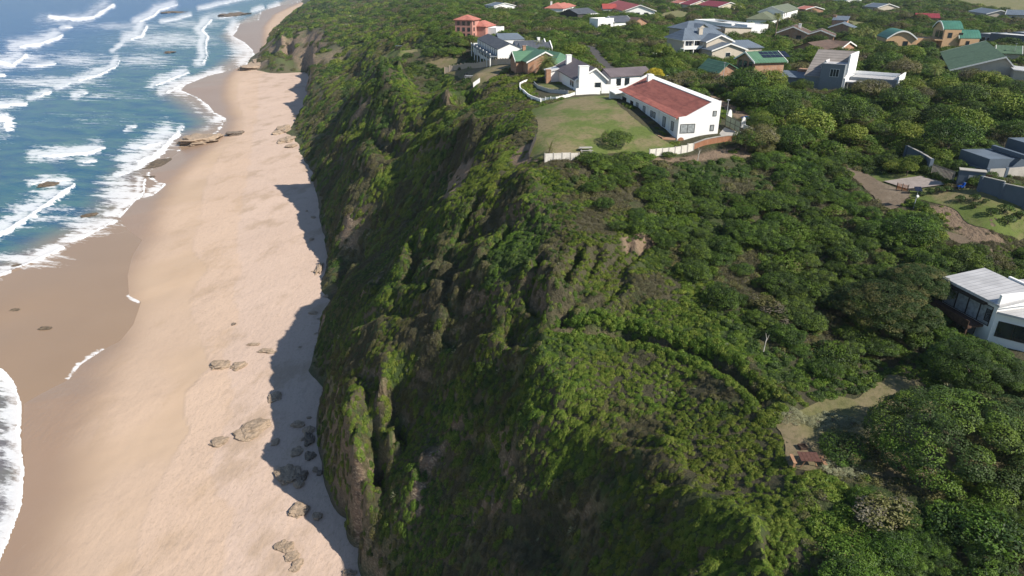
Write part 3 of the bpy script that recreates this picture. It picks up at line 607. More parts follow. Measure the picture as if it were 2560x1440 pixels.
# --- green roofed brick house behind palm
h = House('brick_house', 'brick house with pale green sheet roof behind the big date palm', (1325, 115), (1365, 128), 5.6); L = h.L; x0, x1 = -L/2, L/2
h.gable(x0-1, x1+.5, -5.5, 4.5, 3.0, 5.4, BRICK, R_GREEN, trim=W_, ov=.6)
h.gable(x0+5, x0+11, -7.5, -2, 2.9, 4.9, BRICK, R_GREEN, axis='y', trim=W_); h.chim(x0+2, -2.5, .9, 3.5, 5.8, BRICK); h.wins('y-', -5.5, [x0+1.5], .8, 2, 1.4, fm=W_)
h = House('garden_wing', 'green-roofed brick wing to the right of the date palm', (1362, 126), (1402, 133), 5.0); L = h.L; h.gable(-L/2-2, L/2+3, -4, 3.5, 2.9, 5.0, BRICK, R_GREEN, ov=.6, hb=3, ha=.01)
# --- plum-grey roofed white house with tall chimneys
h = House('chimney_house', 'white house with plum-grey roof, tall white chimney and brick braai chimney', (1432, 141), (1490, 168), 5.6); L = h.L; x0, x1 = -L/2, L/2
h.gable(x0-.3, x1+.3, -4.8, 2.6, 2.9, 5.3, WHITE, R_PLUM, ov=.5, off=.62, trim=W_)
h.chim(x0+4.4, -2.2, 1.3, 3.8, 6.4); h.chim(x1+1.0, -3.3, 1.3, -1, 6.0, WHITE, 2.3); h.win('x+', x1+.3, .6, .8, 1.5, 1.3, fm=W_)
h.mono(x0+.2, x0+4.6, -7.6, -4.8, 2.3, 2.9, WHITE, R_WHITE); h.chim(x0+5.6, -7.9, 1.5, -1, 2.9, BRICK, 1.2)
h.wins('y-', -7.6, [x0+1.3, x0+3.4], .5, 1.6, 1.5, fm=W_); h.wins('y-', -4.8, [x1-2.8, x1-4.8], .8, 1.5, 1.3, fm=W_, pm=GLASS)
# long low wing of the same house
h2 = House('long_wing', 'low white wing with ribbed plum-grey roof running behind the yellow tree', (1512, 172), (1612, 166), 4.2)
L = h2.L; h2.gable(-L/2, L/2, -3.2, 2.6, 2.7, 4.0, WHITE, R_PLUM, ov=.4, off=.6); h2.wins('y-', -3.2, [-L/2+2.2, -L/2+4.6], .6, 1.2, 1.5)
# --- red roofs upper centre
h = House('red_roof_house', 'white house with three salmon-red hipped roofs behind the dark roofed house', (1385, 10), (1403, 7), 5.5); h.gable(-9, 7, -6, 6, 3, 5.8, WHITE, R_PINK, ha=5, hb=5); h.gable(5, 23, -5, 5, 3, 5.2, WHITE, R_PINK, ha=4, hb=4); h.gable(20, 34, -4, 4, 2.8, 4.4, WHITE, R_PINK, ha=3, hb=3); h.chim(-5, 3, 1, 4, 6.8); h.wins('y-', -6, [-6, -2, 2], .8, 1.4, 1.3)
h = House('dark_roof_house', 'low house with charcoal gabled roof in front of the salmon roofs', (1419, 23), (1463, 20), 5.0); L = h.L; h.gable(-L/2, L/2+1, -7, 5, 2.7, 5.0, DARKW, R_SLATE, trim=None); h.box('veranda', -1, L/2, -10, -7.2, 2.2, 2.45, WHITE); [h.box('post', u-.12, u+.12, -9.9, -9.6, -1, 2.2, WHITE) for u in (-.8, L/2-.3)]; h.wins('y-', -7, [1, 4], .3, 1.8, 1.9)
h = House('farmhouse', 'large red sheet-roofed house with white gable and two windows, top centre', (1600, 14), (1552, 3.5), 6.0); L = h.L; h.gable(-L/2, L/2+8, -9, 9, 3.2, 6.2, WHITE, R_RED, ov=.8, trim=W_); h.gable(2, 9, 8, 16, 3, 5.4, WHITE, R_RED, axis='y'); h.wins('x-', -L/2, [-4, 1], .9, 2.4, 1.3)
h = House('cottage', 'pale cube cottage with lean-to grey gable, between dark roof and palms', (1492, 44), (1520, 43), 4.8); h.flat(-4.5, 4.5, -3, 4, 4.2, WHITE, R_WHITE); h.gable(5, 15, -3, 6, 2.8, 5.0, WHITE, R_SLATE, trim=W_); h.gable(13, 21, -7, 0, 2.6, 4.4, BRICK, R_BROWN, axis='y'); h.wins('y-', -3, [-2, 2], .8, 1.4, 1.3)
# --- twin maroon roofs
h = House('twin_house', 'cream house with two parallel maroon-red roofs near the top edge', (1772, 2), (1826, 6.5), 5.5); L = h.L; h.gable(-L/2, L/2, -8, 8, 3, 5.6, CREAM, R_MAROON, trim=W_); h.gable(-L/2-17, -L/2-1, -13, 3, 3, 5.6, CREAM, R_MAROON, trim=W_); h.wins('x+', L/2, [-3, 2], .9, 1.4, 1.2)
# --- white modern
h = House('modern_house', 'sprawling white flat-roofed house with small solar array', (1736, 50), (1829, 62), 3.9); L = h.L; h.flat(-L/2, L/2, 0, 11, 3.9, WHITE, R_WHITE); h.flat(L/2-1, L/2+9, 2, 12, 4.1, WHITE, R_WHITE); h.mono(L/2+1, L/2+12, -10, 2.2, 3.9, 3.3, BEIGE, R_BLUE); h.wins('y-', 0, [-L/2+3+k*4.5 for k in range(int(L/4.5))], .5, 2.2, 1.9); h.wins('y-', -10, [L/2+4, L/2+10.6], 1, .9, 1.4)
sol = h.box('solar_array', -L/2+10, -L/2+17, 5, 8, 4.2, 4.3, SOLAR)
# --- big blue-grey roofed house
h = House('gabled_house', 'large grey-blue sheet-roofed house with white gables and glazed corner balcony', (1710, 73), (1784, 71.5), 8.0); L = h.L; h.gable(-L/2-3, L/2+2.5, -6.5, 5.5, 5.4, 8.2, BEIGE, R_BLUE, ha=3, hb=3, ov=.8, trim=W_)
h.gable(L/2-8, L/2+1, -11, -3, 5.0, 6.8, BEIGE, R_BLUE, axis='y', trim=W_, ov=.6); h.gable(L/2-8.5, L/2+3, -16, -9, 2.9, 4.7, BEIGE, R_BLUE, axis='y', trim=W_, ov=.6); h.gable(L/2+2, L/2+14, -8, 0, 2.6, 4.4, BEIGE, R_BLUE, ov=.5, hb=3)
h.chim(-1.5, -3.8, 1.3, 5.5, 8.4, BEIGE); h.chim(L/2-1.5, -9.5, 1, 3.5, 6.4, WHITE); h.box('balcony', -L/2-4, -L/2+3, -9, -6.5, 2.6, 2.85, WHITE); h.box('railing', -L/2-4, -L/2+3, -9, -8.92, 2.85, 3.7, W_)
for u in (-L/2-3.8, -L/2-.5, -L/2+2.8): h.box('column', u-.12, u+.12, -8.9, -8.66, -2, 5.2, WHITE)
h.wins('y-', -6.5, [-L/2-1.2, -L/2+1.6], 3.0, 2.2, 2.0, fm=W_, bars=1); h.wins('y-', -6.5, [-L/2-1.2, -L/2+1.6], .2, 2.2, 2.0, fm=W_, bars=1); h.wins('y-', -16, [L/2-3], .9, 1.6, 1.2, fm=W_)
h = House('back_house', 'house with blue-grey hipped roof directly behind the grey-blue gabled house', (1722, 54), (1755, 53), 6.5); L = h.L; h.gable(-L/2-5, L/2+4, -6, 6, 4.2, 6.6, BEIGE, R_BLUE, ha=5, hb=5, ov=.8); h.gable(-L/2-2, -L/2+5, -8, 0, 4.0, 5.9, BEIGE, R_BLUE, axis='y')
# --- green roof with solar panels
h = House('solar_house', 'two-storey brick house with green roof carrying black solar panels', (1863, 131), (1943, 128.7), 6.8); L = h.L; x0, x1 = -L/2, L/2
rf = h.gable(x0+.5, x1-.5, -4.6, 4.2, 4.9, 6.8, BRICK, R_GREEN, ov=.6, trim=W_)
zs = 6.8+.24; sl_ = 1.9/4.6
m_ = MB()
for r_ in range(2):
    for k in range(6):
        u = x0+3.4+k*1.35; ya = -.4-r_*1.5; yb = ya-1.35
        m_.add([(u, ya, zs+ya*sl_+.06), (u+1.25, ya, zs+ya*sl_+.06), (u+1.25, yb, zs+yb*sl_+.06), (u, yb, zs+yb*sl_+.06), (u, ya, zs+ya*sl_), (u+1.25, ya, zs+ya*sl_), (u+1.25, yb, zs+yb*sl_), (u, yb, zs+yb*sl_)], [(0, 1, 2, 3), (7, 6, 5, 4), (0, 4, 5, 1), (1, 5, 6, 2), (2, 6, 7, 3), (3, 7, 4, 0)])
m_.build('solar_array', SOLAR, h.r)
h.box('balcony', x0-2.2, x0+.5, -4.6, 4.2, 2.5, 2.7, WOOD); h.box('railing', x0-2.2, x0-2.12, -4.6, 4.2, 2.7, 3.6, D_); h.wins('x-', x0+.5, [-2.6, 0, 2.4], 2.75, 1.5, 1.9, bars=1); h.wins('x-', x0+.5, [-2.6, 0, 2.4], .1, 1.5, 2.0)
h.gable(x0-8, x0-1.5, -2, 8, 2.3, 4.4, BRICK, R_GREEN, axis='y', ov=.6, off=.35); h.box('deck', x1-.4, x1+2.8, -5.6, -1, .8, 1.0, WOOD); h.box('deck_railing', x1-.4, x1+2.8, -5.66, -5.6, 1.0, 1.8, WOOD)
# --- olive roofed tall house
h = House('tall_house', 'white two-storey house with olive-green roof beside a tall palm trunk', (1930, 17), (1968, 9.4), 8.0); L = h.L; h.gable(-L/2, L/2, -6, 6, 5.6, 8.0, WHITE, R_OLIVE, trim=W_); h.gable(-L/2-16, -L/2, -4, 8, 3, 5.8, WHITE, R_OLIVE, hb=0, ha=5, ov=.6); h.wins('x-', -L/2, [-3, 1], 3.2, 2.4, 1.8); h.wins('x-', -L/2, [-3, 1], .4, 2.4, 1.9); h.wins('y-', -6, [-L/2+3, -L/2+8], 3.4, 1, 1.8)
# --- brown brick
h = House('brown_house', 'face-brick house with brown tiled roof and white barge boards', (1977, 73), (1990, 62), 5.2); L = h.L; h.gable(-1, 12, -5.5, 5.5, 3.0, 5.2, BRICK, R_BROWN, trim=W_, ov=.6); h.gable(0, 9, -15, -5, 2.4, 4.2, BRICK, R_BROWN, trim=W_, ov=.6); h.wins('x-', -1, [-2.5, 2], .9, 1.6, 1.3); h.chim(5, -2, 1, 4, 6)
h = House('low_brick_house', 'low brick house with brown roof and one long white barge board', (2030, 106), (2068, 100.5), 3.8); L = h.L; h.gable(-L/2-4, L/2-.5, -5, 4, 2.2, 3.9, BRICK, R_BROWN, axis='x', trim=None); h.gable(L/2-2, L/2+9, -6, 0, 1.8, 3.4, BRICK, R_BROWN, axis='y', trim=W_, ov=.5)
# --- small dark house
h = House('small_house', 'small grey-roofed brick house half hidden in trees, centre right', (2086, 42), (2122, 43), 6.0); L = h.L; h.mono(-L/2, L/2, -4, 3, 4.8, 6.0, BRICK, R_BLUE); h.gable(-L/2, L/2+4, -13, -5, 2.4, 4.2, BRICK, R_BLUE, axis='y', trim=W_); h.chim(-L/2, 1, 1.5, 3, 6.6, BRICK); h.wins('x-', -L/2, [-2], .9, 1.6, 2)
# --- grey designer house with fins
h = House('grey_house', 'tall grey house with steep stepped-tile roof, white fin walls and a small dormer', (2045, 126), (2145, 132), 8.0); L = h.L; x0, x1 = -L/2, L/2
h.mono(x0+.2, x1-.2, -9.4, 0, 2.7, 8.0, GREYW, R_STEP, ov=.15, z0=-4)
h.box('fin_wall', x1-.2, x1+.15, -8.2, .4, -3, 8.3, WHITE); MB().prism([(-9.5, -3), (.4, -3), (.4, 8.35), (-9.5, 2.9)], x1-.2, x1+.2).build('fin_wall', WHITE, h.r)
h.flat(x1-5.6, x1-.25, -10.2, -3.6, 5.9, GREYW, R_PALE, z0=-4, par=.2); h.win('y-', -10.2, x1-2.4, 3.2, 1.9, 1.7, fm=W_, bars=2)
h.gable(x0+3.1, x0+4.7, -6.8, -3.2, 5.0, 6.3, WHITE, R_PALE, axis='y', ov=.15, z0=3); h.win('y-', -6.8, x0+3.9, 3.6, .9, 1.3, fm=W_)
h.mono(x0-7, x0+.3, -8, -1, 1.8, 2.4, GREYW, R_BLUE); h.box('lean_to', x0-4, x0, -1, 2, 0, 3.2, BRICK)
h.flat(x1+.4, x1+11, -5.5, 2, 2.8, GREYW, R_PALE, par=.1)
for k in range(4): h.box('pergola_beam', x1+.4, x1+10.4, -4.6+k*1.6, -4.35+k*1.6, 3.5, 3.75, WHITE)
h.box('fin_wall', x1+11.0, x1+11.3, -6.5, 2.5, -3, 3.9, WHITE); h.slab(x1+.3, x1+8, -9.2, -5.7, 1.9, R_PALE); h.box('column', x1+7.7, x1+8, -9.2, -8.9, -3, 2.6, WHITE); h.box('column', x1+5.6, x1+5.9, -9.2, -8.9, -3, 2.4, WHITE); h.wins('y-', -5.5, [x1+2.4, x1+4.6], -.3, 1.7, 1.9, fm=W_, bars=1)
# --- curved green roofs
h = House('curved_roof_house', 'apricot house with two curved green barrel roofs and dark balcony, upper right', (2352, 54), (2393, 54.5), 8.5); L = h.L; x0, x1 = -L/2, L/2
def barrel(h, x0, x1, y0, y1, ze, rise, wm, rm, sk=0.0, z0=-3, ax='x'):
    h.foot(x0, x1, y0, y1)
    if ax == 'y': x0, x1, y0, y1 = y0, y1, x0, x1
    n_ = 10; pr = [(y0+(y1-y0)*k/n_, ze+rise*math.sin(math.pi*min(1, (k/n_)*(1-sk)+sk*.5))) for k in range(n_+1)]
    MB().prism([(y0, z0), (y1, z0)]+[(a_, b_-.02) for a_, b_ in pr[::-1]], x0, x1, ax).build('wall', wm, h.r)
    r_ = MB().prism([(a_+(.0), b_) for a_, b_ in pr]+[(a_, b_+.3) for a_, b_ in pr[::-1]], x0-.5, x1+.5, ax).build('roof', rm, h.r, False)
    MB().prism([(a_, b_-.15) for a_, b_ in pr]+[(a_, b_+.33) for a_, b_ in pr[::-1]], x0-.62, x0-.5, ax).build('barge_board', WFRAME, r_)
barrel(h, x0, x1, -6, 5, 6.2, 2.4, ORANGE, R_TEAL); barrel(h, x1, x1+6, -7, 2, 3.4, 2.4, ORANGE, R_TEAL); barrel(h, x0-19, x0-9, -8, 4, 3.0, 2.6, ORANGE, R_TEAL, ax='y')
h.flat(x0-9, x0, -3, 4, 2.8, ORANGE, CONC); h.wins('x-', x0, [-3.2, .6], 3.2, 3.0, 2.4, name='balcony_door'); h.box('balcony', x0-2.5, x0, -6, 4, 2.6, 2.9, ORANGE); h.wins('y-', -6, [x0+2, x0+5.4], 3.6, 1.2, 1.6); h.wins('y-', -8, [x0-17, x0-12.5], .6, 1.5, 1.7); h.wins('y-', -7, [x1+2.5], .8, 1, 1.8)
# --- big mossy green low roof
h = House('low_green_house', 'low beige house under one broad moss-green roof at right', (2465, 103.5), (2515, 143.5), 4.8); L = h.L; h.gable(-L/2, L/2, -11.5, 4, .9, 4.8, BEIGE, R_MOSS, off=.74, trim=W_, ov=.5); h.gable(-L/2+1, -L/2+8, 3, 9, 2.2, 4.0, BEIGE, R_MOSS, axis='y', trim=W_)
h.mono(L/2-5, L/2+5, 2, 9, 2.2, 1.6, BEIGE, R_PALE)
# --- blue flat-roofed house far right
h = House('blue_house', 'pale blue flat-roofed complex at the right edge under the barrel roofs', (2448, 83), (2560, 92), 3.4); L = h.L; h.flat(-L/2, -L/2+13, 0, 9, 3.1, GREYW, R_WHITE); h.flat(-L/2+9, L/2, 5, 14, 4.0, SLATE, R_WHITE); h.flat(L/2-9, L/2+12, -5, 4, 3.8, SLATE, R_WHITE); h.wins('y-', 0, [-L/2+2+k*2.6 for k in range(4)], .3, 2, 1.9, fm=W_); h.wins('y-', -5, [L/2-5, L/2], .5, 1.6, 1.8)
# --- far roofs
FARH = [('maroon_roof_house', 'long maroon roof alone among the far trees, upper right', (2291, 33.5), (2346, 34.5), 4.5, 5, R_MAROON, BRICK), ('ridge_house', 'low dark blue-grey roof on the far side near the meadow', (2455, 20), (2502, 26), 4.6, 6, R_BLUE, BEIGE), ('edge_house', 'pale blue sheet roof at the top right edge', (2520, 25), (2600, 27), 4.8, 7, R_BLUE, BEIGE),
        ('slate_roof_house', 'low grey-blue roof with pale gable behind the centre-right trees', (2185, 7.5), (2222, 10), 4.8, 7, R_BLUE, BEIGE), ('hidden_red_house', 'orange-red roof peeping between trees right of the olive roof', (2012, 15), (2038, 17), 4.2, 6, R_PINK, BRICK), ('top_white_house', 'white building with blue panels at the top edge, left of the red roofs', (1240, 6), (1262, 8), 4.5, 8, R_BLUE, WHITE),
        ('top_centre_house', 'pale house at the top edge right of the big red farmhouse', (1590, -8), (1625, -6), 4.5, 8, R_PALE, WHITE), ('top_brick_house', 'small salmon-roofed house at the top edge beside the twin maroon roofs', (1696, 1), (1718, 3), 4.2, 6, R_PINK, CREAM), ('top_blue_house', 'pale blue building at the top edge, right of centre', (2090, -6), (2135, -4), 4.5, 7, R_BLUE, WHITE), ('top_tan_house', 'small tan building at the top edge above the olive roof', (1865, -9), (1905, -8), 4.5, 6, R_WHITE, CREAM)]
for nm, lb, a_, b_, hh, wd, rm, wm in FARH:
    h = House(nm, lb, a_, b_, hh); L = h.L; h.gable(-L/2, L/2, -wd, wd, 2.8, hh, wm, rm, trim=W_ if rm is not R_MAROON else None, ov=.5); h.wins('y-', -wd, [-L/4, L/4], .8, 1.8, 1.3, fm=W_)
# --- dark blue house and its garage
h = House('slate_blue_house', 'slate-blue modern house with garage and mono-pitch roofs at the right edge', (2402, 375), (2474.6, 400), 3.4, G=29); L = h.L
h.flat(-L/2, L/2, 0, 6.6, 3.4, SLATE, R_BLUE, par=.12); h.box('garage_door', -2.3, 2.3, -.08, 0, -1.0, 1.9, GREYW); h.flat(L/2-.9, L/2+3.2, 6.6, 18, 2.6, SLATE, R_PALE, par=.2, name='wall'); h.flat(-5, L/2, 9, 24, 4.6, SLATE, R_BLUE, par=.15); h.flat(L/2+1, L/2+9, 9, 20, 3.6, SLATE, R_BLUE); h.box('canopy', -L/2+.5, L/2+1, 4.6, 5.2, 3.6, 4.2, SLATE)
# --- white house in the right foreground
h = House('cliff_house', 'white two-storey house with pale ribbed roof, glazed seaward front and timber deck, right edge', (2359, 689), (2497, 758), 5.9, G=38); L = h.L; x0, x1 = -L/2, L/2
h.mono(x0+.4, x1-.3, .5, 5.2, 5.5, 6.0, WHITE, R_PALE, ov=.5, z0=-2.5); h.mono(x0+3.4, x1-.3, 6.2, 13, 5.9, 5.5, WHITE, R_PALE, ov=.15, z0=-2.5); h.box('parapet', x0+3.0, x1+.2, 5.8, 6.1, 5.3, 6.5, WHITE); h.box('parapet', x1-.3, x1-.02, .2, 16, 5.2, 6.75, WHITE)
h.wins('y-', .5, [x0+1.3+k*1.55 for k in range(4)], 2.75, 1.4, 2.15, bars=0, pm=GLASSL, name='sliding_door'); h.wins('y-', .5, [x0+1.2+k*1.7 for k in range(3)], .1, 1.5, 1.9, pm=GLASSL, name='sliding_door'); h.box('valance', x0+.2, x0+5.9, -.1, .45, 4.95, 5.15, D_)
h.box('deck', x0-.6, x0+6.2, -1.6, .5, 2.35, 2.6, WOOD); h.box('deck_railing', x0-.6, x0+6.2, -1.66, -1.6, 2.6, 3.3, WOOD); h.box('post', x0+5.8, x0+6, -1.5, -1.3, -2, 2.35, WOOD); h.win('y-', .5, x1-1.1, 3.2, .55, 1.3)
h2r = 5.3
m_ = MB(); q_ = [(x1-.3, .6), (x1+2.6, 2.9), (x1+8, 9), (x1+4, 14), (x1-.3, 13)]; m_.add([(a_, b_, -2.5) for a_, b_ in q_]+[(a_, b_, 4.6) for a_, b_ in q_], [(4, 3, 2, 1, 0), (5, 6, 7, 8, 9)]+[(i, (i+1) % 5, (i+1) % 5+5, i+5) for i in range(5)]); m_.build('side_wing', WHITE, h.r)
q2_ = [(x1-.02, .2), (x1+2.9, 2.5), (x1+8.5, 8.8), (x1+4, 14.4), (x1-.02, 14)]; m_ = MB(); m_.add([(a_, b_, 4.62) for a_, b_ in q2_]+[(a_, b_, 4.85) for a_, b_ in q2_], [(4, 3, 2, 1, 0), (5, 6, 7, 8, 9)]+[(i, (i+1) % 5, (i+1) % 5+5, i+5) for i in range(5)]); m_.build('roof', R_PALE, h.r)
h.foot(x1-1, x1+8, 0, 14)
def wall_win(h, p, q, f0, f1, z0, z1, out=.06):
    """window on a slanting wall from p to q (local)"""
    d = Vector((q[0]-p[0], q[1]-p[1], 0)); n_ = Vector((d.y, -d.x, 0)).normalized()
    def bx(a0, a1, b0, b1, o0_, o1_):
        A_ = Vector((p[0], p[1], 0))+d*a0; B_ = Vector((p[0], p[1], 0))+d*a1; V = []
        for z in (b0, b1):
            for pt, of in ((A_, o0_), (B_, o0_), (B_, o1_), (A_, o1_)): V.append((pt.x+n_.x*of, pt.y+n_.y*of, z))
        return V
    F6 = [(0, 1, 2, 3), (7, 6, 5, 4), (0, 4, 5, 1), (1, 5, 6, 2), (2, 6, 7, 3), (3, 7, 4, 0)]; e = .07/d.length; m_ = MB()
    for r_ in ((f0-e, f1+e, z0-.07, z0), (f0-e, f1+e, z1, z1+.07), (f0-e, f0, z0, z1), (f1, f1+e, z0, z1), ((f0+f1)/2-e/2, (f0+f1)/2+e/2, z0, z1)): m_.add(bx(*r_, -.03, out), F6)
    o = m_.build('window', DFRAME, h.r); MB().add(bx(f0, f1, z0, z1, -.03, .025), F6).build('pane', GLASS, o)
wall_win(h, q_[0], q_[1], .12, .88, 1.9, 3.6); wall_win(h, q_[1], q_[2], .08, .45, 1.6, 3.5)

FIELDS = [wpoly('2290,-8 2340,8 2430,16 2500,29 2600,40 2600,-30 2290,-30'), wpoly('1650,38 1690,28 1720,34 1715,45 1660,52'), wpoly('2090,62 2120,52 2160,60 2130,68')]
# ------------------------------------------------------------------ foliage
def foliage_mat(name, c1, c2, c3=None, trans=.14, rough=.55):
    f = N(name, rough); f.b.inputs['Specular IOR Level'].default_value = .25
    rnd = f.node('ShaderNodeObjectInfo').outputs['Random']
    base_ = f.mix(f.attr('v'), c1, c2)
    base_ = f.mix(f.math('MULTIPLY', rnd, .5), base_, c3 or c2)
    big = f.ramp(f.noise(.07, 3), .3, .7)
    hsv = f.node('ShaderNodeHueSaturation'); f.put(hsv.inputs['Color'], base_)
    f.put(hsv.inputs['Value'], f.math('ADD', .84, f.math('ADD', f.math('MULTIPLY', rnd, .35), f.math('MULTIPLY', big, .28))))
    f.put(hsv.inputs['Hue'], f.math('ADD', .488, f.math('MULTIPLY', big, .02)))
    f.col(hsv.outputs[0])
    tr = f.node('ShaderNodeBsdfTranslucent'); f.put(tr.inputs[0], hsv.outputs[0])
    mx = f.node('ShaderNodeMixShader'); mx.inputs[0].default_value = trans
    out = [n_ for n_ in f.t.nodes if n_.type == 'OUTPUT_MATERIAL'][0]
    f.t.links.new(f.b.outputs[0], mx.inputs[1]); f.t.links.new(tr.outputs[0], mx.inputs[2]); f.t.links.new(mx.outputs[0], out.inputs[0])
    return f.m
M_GREEN = foliage_mat('leaf_green', (0.03666, 0.08282, 0.007938), (0.08708, 0.151, 0.01588), (0.1146, 0.1608, 0.02205))
M_DARK = foliage_mat('leaf_dark', (0.0168, 0.03864, 0.0084), (0.0462, 0.08232, 0.01848), (0.0504, 0.0756, 0.021))
M_YEL = foliage_mat('leaf_lime', (0.07976, 0.1297, 0.01445), (0.1501, 0.2045, 0.02709), (0.1595, 0.1696, 0.03161))
M_GREY = foliage_mat('twig_grey', (0.0731, 0.0645, 0.0473), (0.1548, 0.1376, 0.1032), (0.1118, 0.1032, 0.0645), .1)
M_OLIVE = foliage_mat('leaf_olive', (0.06398, 0.07482, 0.01987), (0.128, 0.1297, 0.04063), (0.1386, 0.1197, 0.04967))
M_PALE = foliage_mat('leaf_silver', (.17, .19, .10), (.30, .31, .19), (.26, .26, .16), .15)
M_GOLD = foliage_mat('leaf_gold', (.34, .27, .012), (.52, .42, .03), (.40, .36, .03))
def quads_mesh(name, C_, Nn, size, asp, mats, midx=None, v=None, roll=None):
    """many small leaf-sized faces: centres C_, normals Nn"""
    n_ = len(C_); Nn = Nn/np.linalg.norm(Nn, axis=1, keepdims=True)
    t = rng.normal(size=(n_, 3)) if roll is None else roll
    t = t - (t*Nn).sum(1, keepdims=True)*Nn; t /= np.linalg.norm(t, axis=1, keepdims=True)+1e-9; b = np.cross(Nn, t)
    s = np.asarray(size).reshape(-1, 1)*np.ones((n_, 1)); a_ = s*asp
    V = np.stack([C_-t*s, C_+b*a_*.9-t*s*.1, C_+t*s, C_-b*a_*.9+t*s*.1], 1).reshape(-1, 3)
    me = bpy.data.meshes.new(name); me.vertices.add(n_*4); me.vertices.foreach_set('co', V.astype(np.float32).ravel())
    me.loops.add(n_*4); me.loops.foreach_set('vertex_index', np.arange(n_*4, dtype=np.int32))
    me.polygons.add(n_); me.polygons.foreach_set('loop_start', np.arange(0, n_*4, 4, dtype=np.int32))
    for m in mats: me.materials.append(m)
    if midx is not None: me.polygons.foreach_set('material_index', midx.astype(np.int32))
    at = me.attributes.new('v', 'FLOAT', 'FACE'); at.data.foreach_set('value', (rng.random(n_) if v is None else v).astype(np.float32))
    me.update(calc_edges=True); return me
def crown_points(nl, nb, flat=.75, low=-.1, jag=.12, spread=.62, rb=(.3, .48), shell=False):
    """leaf places and normals over a heap of nb rounded clumps forming a dome of radius 1"""
    th = rng.random(nb)*2*np.pi; ph = np.arccos(1-rng.random(nb)*1.05); r_ = spread*((.93+.07*rng.random(nb)) if shell else (.75+.35*rng.random(nb)))
    B = np.stack([r_*np.sin(ph)*np.cos(th), r_*np.sin(ph)*np.sin(th), r_*np.cos(ph)*flat], -1); R = rb[0]+(rb[1]-rb[0])*rng.random(nb)
    k = rng.integers(0, nb, nl*2); d = rng.normal(size=(nl*2, 3)); d[:, 2] = np.abs(d[:, 2])*.9+low; d /= np.linalg.norm(d, axis=1, keepdims=True)
    C_ = B[k]+d*(R[k]*(1+jag*rng.normal(size=nl*2)))[:, None]*np.array([1, 1, .85])
    D = np.linalg.norm(C_[:, None]-B[None], axis=2)-R[None]*.86; ok = (D.min(1) > -.02) | (rng.random(nl*2) < .15); ok &= C_[:, 2] > -.25
    C_ = C_[ok][:nl]; Nn = d[ok][:nl]+rng.normal(size=(len(C_), 3))*.55+np.array([0, 0, .35])
    return C_, Nn, k[ok][:nl]
def leafy(name, nl, nb, size, mats, mixp=None, asp=.55, **kw):
    C_, Nn, k = crown_points(nl, nb, **kw)
    cl = rng.random(nb)[k]*.6+rng.random(len(k))*.4
    mi = None if mixp is None else (rng.random(nb)[k]*.7+rng.random(len(k))*.3 < mixp).astype(int)
    return quads_mesh(name, C_, Nn, size*(.7+.6*rng.random(len(C_))), asp, mats, mi, cl)
def twiggy(name, nl, mats):
    d = rng.normal(size=(nl, 3)); d[:, 2] = np.abs(d[:, 2])*.8+.1; d /= np.linalg.norm(d, axis=1, keepdims=True)
    C_ = d*(.45+.5*rng.random(nl))[:, None]*np.array([1, 1, .7]); Nn = rng.normal(size=(nl, 3))
    me_i = (rng.random(nl) < .3).astype(int); sz = np.where(me_i == 0, .17, .09)*(.6+.8*rng.random(nl))
    asp = np.where(me_i == 0, .10, .6)
    return quads_mesh(name, C_, Nn, sz, asp[:, None], mats, me_i, None, roll=d+rng.normal(size=(nl, 3))*.35)
def rosette(name, nl, mats):
    th = rng.random(nl)*2*np.pi; el = rng.random(nl)*1.2+.1; d = np.stack([np.cos(th)*np.cos(el), np.sin(th)*np.cos(el), np.sin(el)], -1)
    C_ = d*.5+np.array([0, 0, .1]); Nn = np.cross(d, np.stack([-np.sin(th), np.cos(th), 0*th], -1))
    return quads_mesh(name, C_, Nn, .5, .13, mats, None, None, roll=d)
PROTO = bpy.data.collections.new('foliage_forms')
PM = []
def proto(me):
    o = bpy.data.objects.new('leaf_form_%02d' % len(PM), me); PROTO.objects.link(o); PM.append(me); return len(PM)-1
p_green = [proto(leafy('form', 620, 12, .10, [M_GREEN, M_YEL], .2)) for _ in range(3)]
p_dark = [proto(leafy('form', 620, 12, .10, [M_DARK, M_GREEN], .3)) for _ in range(2)]
p_yel = [proto(leafy('form', 620, 10, .10, [M_YEL, M_GREEN], .3)) for _ in range(2)]
p_olive = [proto(leafy('form', 560, 12, .10, [M_OLIVE, M_GREY], .25)) for _ in range(2)]
p_grey = [proto(twiggy('form', 520, [M_GREY, M_OLIVE])) for _ in range(2)]
p_pale = [proto(leafy('form', 700, 14, .07, [M_PALE, M_OLIVE], .15))]
p_aloe = [proto(rosette('form', 46, [M_YEL])), proto(rosette('form', 46, [M_PALE]))]
p_crown = [proto(leafy('form', 2600, 34, .052, [M_DARK, M_GREEN], .45, spread=.7, rb=(.2, .34), low=-.25)) for _ in range(3)]
p_fine = [proto(leafy('form', 7500, 60, .031, [M_DARK, M_GREEN], .5, spread=.76, rb=(.14, .24), low=-.25)) for _ in range(3)]
p_crownG = [proto(leafy('form', 2600, 30, .052, [M_GREEN, M_OLIVE], .3, spread=.7, rb=(.2, .36), low=-.25)) for _ in range(2)]
p_crownO = [proto(leafy('form', 2200, 30, .052, [M_OLIVE, M_GREY], .35, spread=.7, rb=(.2, .34), low=-.25))]
print('protos', len(PM))

